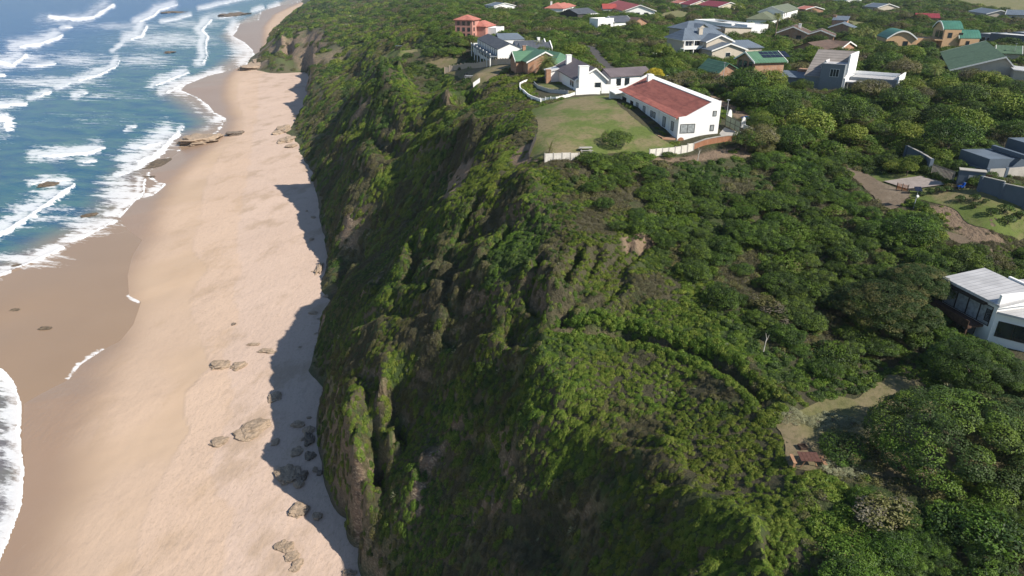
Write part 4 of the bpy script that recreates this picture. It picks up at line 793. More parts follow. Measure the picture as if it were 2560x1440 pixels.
def scatter_obj(name, X, Y, Zs, idx, S, tilt, along):
    gx_ = look(gx1, X, Y); gy_ = look(gy1, X, Y)
    nrm = np.stack([-gx_*tilt, -gy_*tilt, np.ones_like(X)], -1); nrm /= np.linalg.norm(nrm, axis=1, keepdims=True)
    th = rng.random(len(X))*2*np.pi; sl_ = np.hypot(gx_, gy_)+1e-6
    dx = np.where(along, -gx_/sl_, np.cos(th)); dy = np.where(along, -gy_/sl_, np.sin(th))
    xa = np.stack([dx, dy, np.zeros_like(X)], -1); xa -= (xa*nrm).sum(1, keepdims=True)*nrm; xa /= np.linalg.norm(xa, axis=1, keepdims=True)
    ya = np.cross(nrm, xa)
    ry = -np.arcsin(np.clip(xa[:, 2], -1, 1)); rx = np.arctan2(ya[:, 2], nrm[:, 2]); rz = np.arctan2(xa[:, 1], xa[:, 0])
    me = bpy.data.meshes.new(name); me.vertices.add(len(X)); me.vertices.foreach_set('co', np.stack([X, Y, Zs], -1).astype(np.float32).ravel())
    a1 = me.attributes.new('rot', 'FLOAT_VECTOR', 'POINT'); a1.data.foreach_set('vector', np.stack([rx, ry, rz], -1).astype(np.float32).ravel())
    a2 = me.attributes.new('scl', 'FLOAT_VECTOR', 'POINT'); a2.data.foreach_set('vector', S.astype(np.float32).ravel())
    a3 = me.attributes.new('idx', 'INT', 'POINT'); a3.data.foreach_set('value', idx.astype(np.int32))
    me.update()
    o = bpy.data.objects.new(name, me); COL.objects.link(o); o['kind'] = 'stuff'
    gt = bpy.data.node_groups.new(name+'_nodes', 'GeometryNodeTree')
    gt.interface.new_socket('Geometry', in_out='INPUT', socket_type='NodeSocketGeometry'); gt.interface.new_socket('Geometry', in_out='OUTPUT', socket_type='NodeSocketGeometry')
    gi = gt.nodes.new('NodeGroupInput'); go = gt.nodes.new('NodeGroupOutput'); ip = gt.nodes.new('GeometryNodeInstanceOnPoints'); ci = gt.nodes.new('GeometryNodeCollectionInfo')
    ci.inputs['Collection'].default_value = PROTO; ci.inputs['Separate Children'].default_value = True; ci.inputs['Reset Children'].default_value = True
    def na(nm, dt):
        n_ = gt.nodes.new('GeometryNodeInputNamedAttribute'); n_.data_type = dt; n_.inputs['Name'].default_value = nm; return [q_ for q_ in n_.outputs if q_.enabled and q_.name == 'Attribute'][0]
    L = gt.links.new
    L(gi.outputs[0], ip.inputs['Points']); L(ci.outputs[0], ip.inputs['Instance']); ip.inputs['Pick Instance'].default_value = True
    L(na('idx', 'INT'), ip.inputs['Instance Index']); L(na('rot', 'FLOAT_VECTOR'), ip.inputs['Rotation']); L(na('scl', 'FLOAT_VECTOR'), ip.inputs['Scale'])
    L(ip.outputs[0], go.inputs[0])
    md = o.modifiers.new('scatter', 'NODES'); md.node_group = gt
    return o
# ---- where scrub grows
def sample(y0, y1, dens, smin=-.62, smax=1.05):
    n_ = int(.5*((y1+60)**2-(y0+60)**2)*(smax-smin)*dens*2.0)
    yy = np.sqrt(rng.random(n_)*((y1+60)**2-(y0+60)**2)+(y0+60)**2)-60; xx = (smin+(smax-smin)*rng.random(n_))*(yy+60)
    sf = np.sqrt(1+look(SL0, xx, yy)**2)/2.0; z = look(GZ, xx, yy); px, py = proj(xx, yy, z+1)
    ok = (rng.random(n_) < sf) & (z > 4.6) & (px > -150) & (px < 2750) & (py > -40) & (py < 1620); return xx[ok], yy[ok], z[ok]
def clearof(x, y, r, polys):
    ok = np.ones(x.shape, bool)
    for p in polys:
        pa = np.array([q_[:2] for q_ in p]); lo = pa.min(0)-6; hi = pa.max(0)+6
        m = (x > lo[0]) & (x < hi[0]) & (y > lo[1]) & (y < hi[1])
        if m.any():
            xi, yi, ri = x[m], y[m], (r[m] if np.ndim(r) else r)
            ok[m] &= ~(inpoly(xi, yi, pa.tolist()) | (segdist(xi, yi, pa.tolist(), True) < ri))
    return ok
def pick(lst, n_): return np.array(lst)[rng.integers(0, len(lst), n_)]
# plateau thicket: closed crowns of wind-clipped evergreen
KEEPOUT = FLAT + FOOT + FIELDS + [wpoly('1330,208 1345,205 1440,215 1500,222 1560,238 1545,262 1440,246 1350,250'), wpoly('1688,366 1735,392 1885,372 1890,345 1800,330 1700,355'), wpoly('1545,255 1690,372 1640,378 1560,300'), wpoly('1780,345 1800,300 1830,290 1880,330 1880,350')]
LOWVEG = [wpoly('1300,250 1340,200 1330,170 1290,168 1210,220 1200,300 1260,360 1320,370 1350,310'), wpoly('1660,412 1800,385 1880,392 1900,420 1960,470 1780,480 1650,440'), wpoly('1860,960 1980,1010 2090,1000 1960,1050 1900,1000')]
VX, VY, VZ, VI, VS, VT, VA = [], [], [], [], [], [], []
def addv(x, y, z, i, s, t, al): VX.append(x); VY.append(y); VZ.append(z); VI.append(i); VS.append(s); VT.append(t); VA.append(al)
def thick(x, y):      # 1 where the tall thicket stands
    px, py = proj(x, y, look(GZ0, x, y))
    sl = look(SL0, x, y)
    edge = 1400+np.where(py > 380, (py-380)*1.05, 0); edge = np.where(py < 380, 1100+np.clip(380-py, 0, 400)*.0+np.where((py > 180) & (py < 380), 330, 0), edge)
    edge = np.where(py < 60, 1000, edge); edge = np.where(py > 1180, 2060, edge); edge = edge+120*(fbm(x/9, y/9, 3, 101)-.5)
    return sstep(-60, 60, px-edge)*sstep(.75, .5, sl)*sstep(30, 33, look(GZ0, x, y)+0)
for (y0, y1, dens, r0, r1) in [(12, 120, .17, 1.3, 2.5), (120, 250, .10, 1.7, 3.2), (250, 480, .042, 2.3, 4.2), (480, 800, .017, 3.2, 6.0), (800, 1500, .005, 5, 9)]:
    x, y, z = sample(y0, y1, dens)
    r = r0+(r1-r0)*rng.random(len(x))**1.5
    near_lv = np.zeros(len(x), bool)
    for p in LOWVEG: near_lv |= inpoly(x, y, p)
    ok = (rng.random(len(x)) < thick(x, y)) & clearof(x, y, r*.85, KEEPOUT) & clearof(x, y, r*1.15+1.2, [TERR]) & clearof(x, y+4.0, r*.8, FOOT) & ~near_lv & (look(bare, x, y) < .3) & (segdist(x, y, TRAIL) > r+.6)
    x, y, z, r = x[ok], y[ok], z[ok], r[ok]; n_ = len(x); q_ = fbm(x/22, y/22, 3, 103)+.25*rng.random(n_)-.12
    i_ = np.where(q_ > .52, pick(p_crownG, n_), np.where(q_ < .33, pick(p_crownO, n_), pick(p_crown, n_)))
    i_ = np.where(rng.random(n_) < .05, pick(p_crownO, n_), i_); i_ = np.where((y < 115) & (rng.random(n_) < .85), pick(p_fine, n_), i_)
    h = r*(.62+.3*rng.random(n_)); S = np.stack([r*(1+.25*rng.random(n_)), r, h], -1)
    addv(x, y, z+.15+.35*r*rng.random(n_), i_, S, np.full(n_, .2), np.zeros(n_, bool))
# scrub: everywhere else and under the crowns
for (y0, y1, dens, r0, r1) in [(12, 90, 2.3, .38, .85), (90, 170, 1.5, .5, 1.0), (170, 280, .6, .7, 1.5), (280, 480, .15, 1.3, 2.8), (480, 800, .04, 2.4, 4.6), (800, 1500, .012, 4, 8)]:
    x, y, z = sample(y0, y1, dens*(2.6 if y0 < 170 else 1.0))
    r = r0+(r1-r0)*rng.random(len(x))**1.6
    if y0 < 170:
        s0_ = look(SL0, x, y); fine = (s0_ > .3) & (s0_ < 1.6) & (z > 12); r = np.where(fine, r*.58, r); kk = fine | (rng.random(len(x)) < .4); x, y, z, r = x[kk], y[kk], z[kk], r[kk]
    rk_ = look(rocka, x, y); T = thick(x, y); sl_ = look(slg, x, y); sm_ = look(SL0, x, y)
    prob = np.clip(1.0-.95*rk_-.9*look(bare, x, y), 0.03, 1)*np.where(sl_ > 2.6, .8, 1)
    g_ = fbm(x/6.5, y/6.5, 4, 107); prob *= np.where(g_ < .36, .45, 1)
    td_ = segdist(x, y, TRAIL); prob *= np.where(td_ < .35+r*.4, 0, 1)
    
    ok = (rng.random(len(x)) < prob) & clearof(x, y, r*.3, KEEPOUT)
    x, y, z, r, sl_, T, sm_ = x[ok], y[ok], z[ok], r[ok], sl_[ok], T[ok], sm_[ok]; n_ = len(x)
    q_ = fbm(x/15, y/15, 3, 109)+.35*(rng.random(n_)-.5); q2 = fbm(x/6+91, y/6, 3, 113)+.22*(rng.random(n_)-.5)
    i_ = pick(p_green, n_)
    i_ = np.where(q_ > np.where((sm_ > .25) & (z > 22), .53, .60), pick(p_yel, n_), i_); i_ = np.where(q_ < .42, pick(p_dark, n_), i_)
    q2 = q2+np.where((sm_ > .35) & (y < 170), .025, 0); i_ = np.where((q2 > .66), pick(p_grey, n_), i_); i_ = np.where((q2 > .60) & (q2 <= .66), pick(p_olive, n_), i_)
    low = z < 26; i_ = np.where(low & (rng.random(n_) < .3), pick(p_olive+p_grey, n_), i_)
    i_ = np.where(rng.random(n_) < .006, pick(p_aloe, n_), i_)
    st = sstep(.35, .8, sm_); el = 1+st*.55*rng.random(n_)
    hgt = r*(.95-.15*st)*(.7+.5*rng.random(n_))
    S = np.stack([r*el, r*(1-.15*st), hgt], -1)
    addv(x, y, z-.12*r, i_, S, .25+.6*st, st > .3)
# a hedge of dense bushes overhangs both lips of the narrow path
tp = np.array([t_[:2] for t_ in TRAIL]); hx, hy = [], []
for a_, b_ in zip(tp[:-1], tp[1:]):
    L_ = np.hypot(*(b_-a_)); k = int(L_/.28); d_ = (b_-a_)/L_; nn_ = np.array([-d_[1], d_[0]])
    for i in range(k):
        for sg in (-1, 1): p_ = a_+d_*L_*i/k+nn_*sg*(.75+.9*rng.random()); hx.append(p_[0]); hy.append(p_[1])
x, y = np.array(hx), np.array(hy); n_ = len(x); r = .40+.28*rng.random(n_)
addv(x, y, look(GZ, x, y)+.05, np.where(rng.random(n_) < .6, pick(p_green, n_), pick(p_yel, n_)), np.stack([r, r, r*1.5], -1), np.full(n_, .15), np.zeros(n_, bool))
cat_ = np.concatenate
NCROWN = sum(len(q_) for q_ in VX[:5])
VX, VY, VZ, VI, VS, VT, VA = map(cat_, (VX, VY, VZ, VI, VS, VT, VA))
print('scrub instances', len(VX))
# the crowns that show largest stand as trees of their own
ncr = NCROWN; tpx, tpy = proj(VX[:ncr], VY[:ncr], VZ[:ncr]+1); vis = (tpx > 30) & (tpx < 2530) & (tpy > 30) & (tpy < 1400)
size_ = np.where(vis, VS[:ncr, 1]/np.hypot(VY[:ncr], CAMZ-VZ[:ncr]), 0); top_ = np.argsort(-size_)[:135]
NEARTREES = [(VX[k], VY[k], VZ[k], int(VI[k]), VS[k].copy()) for k in top_]
keep_ = np.ones(len(VX), bool); keep_[top_] = False
VX, VY, VZ, VI, VS, VT, VA = (q_[keep_] for q_ in (VX, VY, VZ, VI, VS, VT, VA))
scr = scatter_obj('coastal_scrub', VX, VY, VZ, VI, VS, VT[:, None][:, 0], VA)
# ================================================================== mown grass, paths, paving (thin sheets lying on the ground)
def smooth_poly(poly, step=.6, jit=.25):
    p = [q_[:2] for q_ in poly]; n_ = len(p); out = []
    for i in range(n_):
        a_, b_, c_, d_ = (np.array(p[(i+k-1) % n_]) for k in range(4)); m = max(2, int(np.hypot(*(c_-b_))/step))
        for k in range(m):
            t = k/m; out.append(.5*((2*b_)+(-a_+c_)*t+(2*a_-5*b_+4*c_-d_)*t*t+(-a_+3*b_-3*c_+d_)*t**3))
    out = np.array(out); ph = rng.random()*50
    out += jit*2*(np.stack([fbm(out[:, 0]/1.3+ph, out[:, 1]/1.3, 2, 5), fbm(out[:, 0]/1.3, out[:, 1]/1.3+ph, 2, 6)], -1)-.5); return out
def sheet(name, poly, mat, up=.06, step=.9, jit=.25, smooth=True, kind='structure', label=None):
    b_ = smooth_poly(poly, step, jit) if smooth else np.array([q_[:2] for q_ in poly])
    lo, hi = b_.min(0), b_.max(0); xs = np.arange(lo[0], hi[0], step); ys = np.arange(lo[1], hi[1], step); Xg, Yg = np.meshgrid(xs, ys); Xg, Yg = Xg.ravel(), Yg.ravel()
    k = inpoly(Xg, Yg, b_.tolist()) & (segdist(Xg, Yg, b_.tolist(), True) > step*.5); pts = [Vector(map(float, v)) for v in b_]+[Vector((float(a_), float(c_))) for a_, c_ in zip(Xg[k], Yg[k])]
    n_ = len(b_); r_ = delaunay_2d_cdt(pts, [(i, (i+1) % n_) for i in range(n_)], [], 1, 1e-4); V2 = np.array([tuple(v) for v in r_[0]]); z = look(GZ, V2[:, 0], V2[:, 1])+up
    me = bpy.data.meshes.new(name); me.from_pydata([tuple(map(float, (v[0], v[1], zz))) for v, zz in zip(V2, z)], [], [tuple(f) for f in r_[2]]); me.materials.append(mat); me.polygons.foreach_set('use_smooth', [True]*len(me.polygons))
    bm = bmesh.new(); bm.from_mesh(me); bmesh.ops.recalc_face_normals(bm, faces=bm.faces)
    if sum(f.normal.z for f in bm.faces) < 0: bmesh.ops.reverse_faces(bm, faces=bm.faces)
    bm.to_mesh(me); bm.free(); o = bpy.data.objects.new(name, me); COL.objects.link(o); o['kind'] = kind
    if label: o['label'] = label
    return o
def grassmat(name, g1, g2, tan, lo=.42, hi=.62):
    m = N(name, .95); c_ = m.mix(m.noise(1.2, 7, rough=.7), g1, g2); c_ = m.mix(m.ramp(m.noise(.16, 5, m.pos((1, .6, 1), .4), rough=.65), lo, hi), c_, tan)
    c_ = m.mix(m.math('MULTIPLY', m.ramp(m.noise(1.4, 8, rough=.75), .48, .62), .5), c_, tuple(k*.6 for k in g1)); m.bump(m.noise(5, 6, rough=.7), .6, .12); return m.col(c_)
M_LAWN = grassmat('mown_grass', (.075, .11, .022), (.125, .16, .04), (.20, .165, .09)); M_LAWN2 = grassmat('dry_grass', (.11, .12, .04), (.17, .155, .07), (.21, .165, .10), .35, .6)
M_DIRT = grassmat('bare_earth', (.13, .10, .07), (.18, .14, .10), (.23, .185, .135)); M_PAVE = plain('block_paving', (.36, .31, .28), .9, .15, 2)
sheet('lawn', LAWN1, M_LAWN); sheet('lawn', LAWN2, M_LAWN2); sheet('lawn', LAWN3, M_LAWN2); sheet('lawn', LAWN4, M_LAWN); sheet('lawn', LAWN5, M_LAWN); sheet('lawn', LAWN6, M_LAWN); sheet('lawn', LAWN7, M_LAWN); sheet('lawn', LAWN8, M_LAWN)
sheet('clearing', TERR, M_LAWN2); sheet('road', STREET, plain('worn_asphalt', (.085, .08, .078), .9, .2, 2), .08); sheet('dirt_road', ROAD, M_DIRT, .10); sheet('dirt_road', ROAD2, M_DIRT); sheet('driveway', DRIVE, M_PAVE, .16, smooth=False, jit=0)
YARD = wpoly('1793,352 1800,330 1812,318 1845,332 1855,346'); sheet('yard', YARD, CONC, .12, smooth=False)
for p in FIELDS: sheet('meadow', p, grassmat('meadow_grass', (.13, .14, .05), (.17, .17, .07), (.20, .18, .09)), .5, 8, 2)

# ================================================================== rocks
def rockmat(name, c, c2):
    m = N(name, .95); st = m.noise(1.2, 7, m.pos((.6, .6, 5), .3, True), rough=.65); b_ = m.mix(m.ramp(st, .35, .65), c, c2); m.bump(m.noise(2.0, 9, m.pos((1, 1, 3), 0, True), rough=.7), 1.0, .35); return m.col(b_)
M_ROCKT = rockmat('tan_rock', (.45, .345, .255), (.28, .215, .155)); M_ROCKD = rockmat('dark_rock', (.26, .21, .165), (.13, .105, .085)); M_ROCKW = rockmat('wet_rock', (.20, .15, .10), (.08, .065, .05))
def surf(x, y): return float(max(look(GZ, x, y), -3))
def beach_z(x, y): return float(3.9*(1-math.exp(-max(0, float(sdist(np.array([x]), np.array([y]), SHORE, SEAPOLY)[0]))/30)))
def boulder(label, px, py, wpx, dpx, hh, mat, yaw=0, drop=81.3, seed=0, name='boulder', jag=.38, cat='rock', sea=False, group=None):
    drop = 85 if sea else drop; c = P(px, py, drop); 
    if not sea: z = beach_z(c[0], c[1]); c = P(px, py, CAMZ-z)
    t = math.hypot(c[1], CAMZ-c[2]); w_ = wpx/FPX*t/2; d_ = dpx/FPX*t/2/math.sin(math.atan2(CAMZ-c[2], c[1])); hgt = hh*w_*.8
    bm = bmesh.new(); bmesh.ops.create_icosphere(bm, subdivisions=4, radius=1); s_ = 17.3*seed+px*.11
    V = np.array([v.co[:] for v in bm.verts]); 
    f1 = fbm(V[:, 0]*1.1+s_, V[:, 1]*1.1+V[:, 2]*.7, 4, 200+seed)-.5; f2 = fbm(V[:, 0]*3.2+s_, V[:, 2]*4+V[:, 1]*2.5, 3, 300+seed)-.5
    lay = np.abs(((V[:, 2]*2.2+V[:, 0]*1.4+f1*2.5) % 1)-.5)-.25
    r_ = 1+jag*2.6*f1+jag*1.3*f2+jag*.5*lay; q_ = np.sign(V)*np.abs(V)**.8
    V = q_*r_[:, None]*np.array([w_, d_, hgt]); ca, sa = math.cos(yaw), math.sin(yaw); V = np.stack([V[:, 0]*ca-V[:, 1]*sa*(1 if abs(yaw) < .01 else .8), V[:, 0]*sa*(.8 if abs(yaw) > .01 else 1)+V[:, 1]*ca, V[:, 2]], -1)
    for v, co in zip(bm.verts, V): v.co = co
    me = bpy.data.meshes.new(name); bm.to_mesh(me); bm.free(); me.materials.append(mat)
    o = bpy.data.objects.new(name, me); COL.objects.link(o); o.location = (c[0], c[1], c[2]+hgt*(-.35 if sea else .02)); return tag(o, label, cat, group)
B = [('oval tan boulder standing alone on damp sand, left of its smaller twin', 550, 914, 46, 24, .50, M_ROCKT, .3), ('smaller rounded tan boulder just right of the oval one on the sand', 596, 917, 34, 18, .5, M_ROCKT, 0), ('flat layered slab touching the cliff shadow edge', 667, 878, 42, 12, .25, M_ROCKT, -.2), ('thin ledge of rock above the layered slab', 635, 861, 36, 7, .2, M_ROCKT, 0),
 ('pale rock with its right side in the cliff shadow', 686, 994, 38, 22, .45, M_ROCKT, .4), ('large ridged outcrop of tilted layers in the middle of the beach', 632, 1072, 66, 46, .36, M_ROCKT, -.5), ('low crescent rock left of the ridged outcrop', 548, 1106, 48, 22, .3, M_ROCKT, .5), ('small pale rock right of the ridged outcrop', 689, 1106, 18, 16, .5, M_ROCKT, 0),
 ('tall dark boulder lying in the cliff shadow', 773, 1098, 26, 34, .8, M_ROCKD, .3), ('squat dark boulder half in shade below the tall one', 775, 1140, 24, 20, .7, M_ROCKD, 0), ('rubbly tan rock beside the squat dark boulder', 742, 1128, 28, 24, .45, M_ROCKT, .2), ('broad pitted tan rock with a dark boulder perched on it', 722, 1186, 56, 44, .38, M_ROCKT, .5), ('round dark boulder on the broad pitted rock', 754, 1191, 26, 20, .75, M_ROCKD, 0),
 ('little dark stone at the shadow edge', 800, 1182, 13, 12, .7, M_ROCKD, 0), ('curved rock curling round a hollow of sand', 748, 1277, 46, 34, .42, M_ROCKT, -.3), ('small rounded rock beside the curved one', 793, 1290, 24, 19, .55, M_ROCKT, 0), ('uppermost lump of the chain of pale rocks low on the beach', 712, 1366, 42, 26, .42, M_ROCKT, -.3), ('middle lump of the chain of pale rocks', 728, 1391, 32, 26, .42, M_ROCKT, -.6), ('lowest lump of the chain of pale rocks', 741, 1414, 26, 26, .42, M_ROCKT, -.4),
 ('rock with a black shadow at the bottom edge by the cliff foot', 872, 1433, 34, 16, .6, M_ROCKT, 0), ('upright split rock leaning at the cliff foot beside the big shadow', 797, 674, 18, 30, 1.0, M_ROCKT, .2), ('grey boulder at the tip of the far shadow', 707, 326, 34, 16, .5, M_ROCKT, 0), ('broken rock heap below the grey boulder', 718, 350, 36, 16, .4, M_ROCKT, 0), ('scattered low stones under the rock heap', 728, 366, 24, 8, .35, M_ROCKT, 0),
 ('tiny dark stone on upper sand above the flat slabs', 584, 810, 10, 5, .6, M_ROCKD, 0), ('bare rock shelf running out from the headland foot', 655, 168, 84, 16, .22, M_ROCKT, 0), ('rounded rock against the headland shelf', 672, 156, 50, 16, .5, M_ROCKT, 0), ('craggy brown rock ridge at the water line', 505, 352, 92, 20, .30, M_ROCKT, .35), ('small jagged rock right of the craggy ridge', 588, 335, 42, 9, .35, M_ROCKD, .2)]
for k, (lb, px_, py_, w_, d_, hh, mt, yw) in enumerate(B): boulder(lb, px_, py_, w_, d_, hh, mt, yw, seed=k)
for k, (lb, px_, py_, w_, d_, hh) in enumerate([('low brown reef rock ringed by foam in the surf', 125, 461, 50, 13, .3), ('dark rock between two foam lines off the beach', 221, 538, 40, 12, .3), ('wide flat reef spread across the shallows', 415, 408, 110, 30, .05), ('slim reef rock touching the swash', 395, 440, 60, 8, .08), ('tiny black rock far out in white water', 422, 131, 26, 4, .4), ('far brown reef at the top beyond the surf', 582, 38, 62, 8, .25), ('farther flat reef left of the brown one', 436, 31, 44, 5, .2),
  ('small black rock in the brown shallows, upper one', 38, 775, 24, 8, .2), ('small black rock in the brown shallows, lower one', 113, 820, 28, 9, .2), ('dark rock awash near the left foam', 42, 663, 26, 7, .12), ('long low reef left of the craggy ridge', 468, 356, 46, 8, .12)]): boulder(lb, px_, py_, w_, d_, hh, M_ROCKW, .2, seed=60+k, sea=True, jag=.42, name='reef_rock')
# rubble at the cliff foot
stone_proto = None; STONES = []
for k in range(30):
    t_ = rng.random(); i = rng.integers(6, 26); b0, b1 = np.array(BASELINE[i]), np.array(BASELINE[i+1]); q_ = b0+(b1-b0)*t_; x = q_[0]-1.5-5*rng.random()**2; y = q_[1]
    if stone_proto is None:
        stone_proto = boulder('weathered stone fallen at the foot of the cliff', 640, 900, 22, 14, .6, M_ROCKT, 0, seed=99, name='fallen_stone', group='stones along the cliff foot'); o = stone_proto
    else: o = stone_proto.copy(); COL.objects.link(o)
    STONES.append(o); s_ = .35+.8*rng.random()**2; o.scale = (s_, s_*(.7+.5*rng.random()), s_*.8); o.rotation_euler = (0, 0, rng.random()*6.28); o.location = (x, y, beach_z(x, y)+.1)

# ================================================================== trees that stand out one by one
BARK = plain('bark', (.16, .13, .10), .95, .25, 4); PALMBARK = plain('palm_bark', (.22, .17, .12), .95, .3, 5)
def trunk_mesh(hgt, r, lean=.15, limbs=5, spread=.5):
    m = MB(); th0 = rng.random()*6.28; top = (lean*hgt*math.cos(th0), lean*hgt*math.sin(th0), hgt); m.bar((0, 0, -.6), top, r, 7, r*.65)
    for k in range(limbs):
        th = th0+k*6.28/limbs+rng.random(); m.bar(top if k % 2 else (top[0]*.7, top[1]*.7, hgt*.7), (top[0]+math.cos(th)*spread, top[1]+math.sin(th)*spread, hgt+spread*(.3+.6*rng.random())), r*.5, 5, r*.15)
    return m
def mk_tree(label, crown_me, r, hgt, px=None, py=None, at=None, rz=1.0, group=None, name='tree', cat='tree', up=0.0):
    c = hit(px, py, up=hgt*.75) if at is None else at
    x, y = c[0], c[1]; z = float(look(GZ, x, y)); t = thing(name, label, cat, (x, y, z), rng.random()*6.28, group)
    trunk_mesh(hgt*.34, max(.12, .06*r), .05, 5, r*.16).build('trunk', BARK, t)
    o = bpy.data.objects.new('crown', crown_me); COL.objects.link(o); o.parent = t; o.location = (0, 0, hgt-r*rz*.95); o.scale = (r, r, r*rz); return t
def copy_thing(t, loc, rz=0, s=1.0, label=None):
    r_ = t.copy(); COL.objects.link(r_); r_.location = tuple(map(float, loc)); r_.rotation_euler = (0, 0, rz); r_.scale = (s,)*3
    if label: r_['label'] = label
    for ch in t.children:
        c = ch.copy(); COL.objects.link(c); c.parent = r_
    return r_
big1 = leafy('big_crown', 60000, 200, .0135, [M_DARK, M_GREEN], .45, spread=.87, rb=(.10, .17), low=-.3, flat=.9, jag=.06, shell=True)
big2 = leafy('big_crown', 45000, 160, .015, [M_DARK, M_OLIVE], .4, spread=.87, rb=(.10, .18), low=-.3, flat=.9, jag=.06, shell=True)
mid1 = leafy('mid_crown', 7000, 50, .034, [M_DARK, M_GREEN], .4, spread=.74, rb=(.18, .32), low=-.3)
mid2 = leafy('mid_crown', 7000, 50, .034, [M_OLIVE, M_GREY], .4, spread=.74, rb=(.18, .32), low=-.3)
gold = leafy('gold_crown', 3500, 34, .045, [M_GOLD, M_YEL], .25, spread=.7, rb=(.2, .34), low=-.25)
lime = leafy('lime_crown', 4000, 36, .045, [M_YEL, M_GREEN], .35, spread=.7, rb=(.2, .36), low=-.25)
silv = leafy('silver_crown', 5000, 60, .03, [M_PALE, M_OLIVE], .12, spread=.85, rb=(.12, .22), low=-.1)
mk_tree('huge dense dome-shaped evergreen at the right edge, nearest the clearing', big1, 7.4, 5.9, 2425, 1045, rz=.66); mk_tree('second broad evergreen dome just below the white cliff house', big1, 4.6, 5.0, 2450, 885, rz=.66)
mk_tree('right-hand evergreen dome running off the picture beside the huge one', big2, 5.5, 5.2, 2560, 1050, rz=.66)
mk_tree('wide grey-olive canopy left of the white cliff house', big2, 5.8, 4.8, 2225, 740, rz=.55); mk_tree('grey-olive canopy above the wide one, by the house corner', big2, 4.2, 4.6, 2300, 690, rz=.6)
mk_tree('dark bush on the island bed in the clearing', mid1, 2.6, 1.9, 2125, 1105, rz=.6, name='bush', cat='bush'); mk_tree('brownish bush joined to the dark one on the island bed', mid2, 2.0, 1.5, 2165, 1125, rz=.6, name='bush', cat='bush')
for k, (a_, b_, r_, lb) in enumerate([(2045, 1052, 1.3, 'silver-green ground cover at the left end of the island bed'), (2085, 1045, 1.6, 'silver-green ground cover along the top of the island bed'), (2130, 1055, 1.5, 'silver-green ground cover right of the bed, part shaded'), (2170, 1078, 1.2, 'narrow silver-green plants on the right rim of the bed'), (1975, 1030, 1.6, 'pale silver bush left of the clearing'), (2190, 1115, 1.1, 'dry silver plants at the bottom right of the bed'), (2095, 1165, 1.3, 'low silver plants behind the picnic table'), (2150, 1172, 1.2, 'low silver plants at the bottom of the bed')]):
    mk_tree(lb, silv, r_, .55, a_, b_, rz=.42, name='bush', cat='bush')
mk_tree('lone wind-swept bush on the lawn of the long white house', mid1, 2.9, 3.2, 1543, 332, rz=.72); mk_tree('golden-yellow leafy tree beside the end of the long white house', gold, 2.5, 4.6, 1636, 176, rz=.85)
mk_tree('broad grey-green dome on the seaside garden lawn', mid1, 5.2, 4.4, 1085, 122, rz=.62); mk_tree('dark round tree at the end of the dirt road', mid1, 3.4, 3.8, 2285, 552, rz=.75); mk_tree('olive shrub right of the dark round tree', lime, 1.8, 2.2, 2340, 575, rz=.8)
mk_tree('bright green bush at the foot of the slate-blue wall', lime, 1.5, 2.6, 2274, 410, rz=.95); mk_tree('bright green shrub left of the brightest one by the wall', lime, 1.8, 1.9, 2235, 408, rz=.7)
mk_tree('lime-green tree beside the brown roofed house', lime, 3.6, 5, 1952, 105, rz=.9); mk_tree('yellow-green tree group behind the plum roofed house', lime, 5, 5.5, 1430, 112, rz=.7); mk_tree('dark tree left of the yellow-green group', mid1, 5, 6, 1345, 85, rz=.8)
mk_tree('olive grey bush at the gate by the long house', mid2, 2.6, 2.6, 1900, 352, rz=.8); mk_tree('dark clump hugging the white fence on the lawn edge', mid1, 2.8, 2.2, 1570, 385, rz=.75); mk_tree('dark clump on the left of the lawn edge fence', mid1, 2.0, 1.8, 1500, 388, rz=.75)
for k, (a_, b_) in enumerate([(1205, 186), (1250, 172), (1300, 178), (1335, 190)]): pass
gs = None
GSH = [(2401, 491, .85), (2438, 488, .95), (2467, 499, .6), (2516, 514, 1.15), (2481, 523, .9), (2524, 542, 1.1), (2352, 470, .9), (2370, 468, .75), (2441, 508, .8), (2556, 532, .9), (2325, 473, .8), (2303, 480, .7)]
GSL = ['nearest the parked scooter', 'below the entrance pillar', 'tiny, right of the entrance pair', 'large, below the slate-blue wall', 'in the middle of the sloping lawn', 'lowest on the sloping lawn', 'at the driveway edge, left of its pair', 'at the driveway edge under the gate', 'loose, at the top of the earth bank', 'at the right picture edge', 'at the driveway corner', 'beside the bench by the road']
for (a_, b_, r_), lb in zip(GSH, GSL): mk_tree('round clipped garden shrub '+lb, p_mesh_g if False else PM[p_dark[0]], r_, r_*1.25, a_, b_, rz=.85, name='shrub', cat='shrub', group='round shrubs on the sloping lawn')
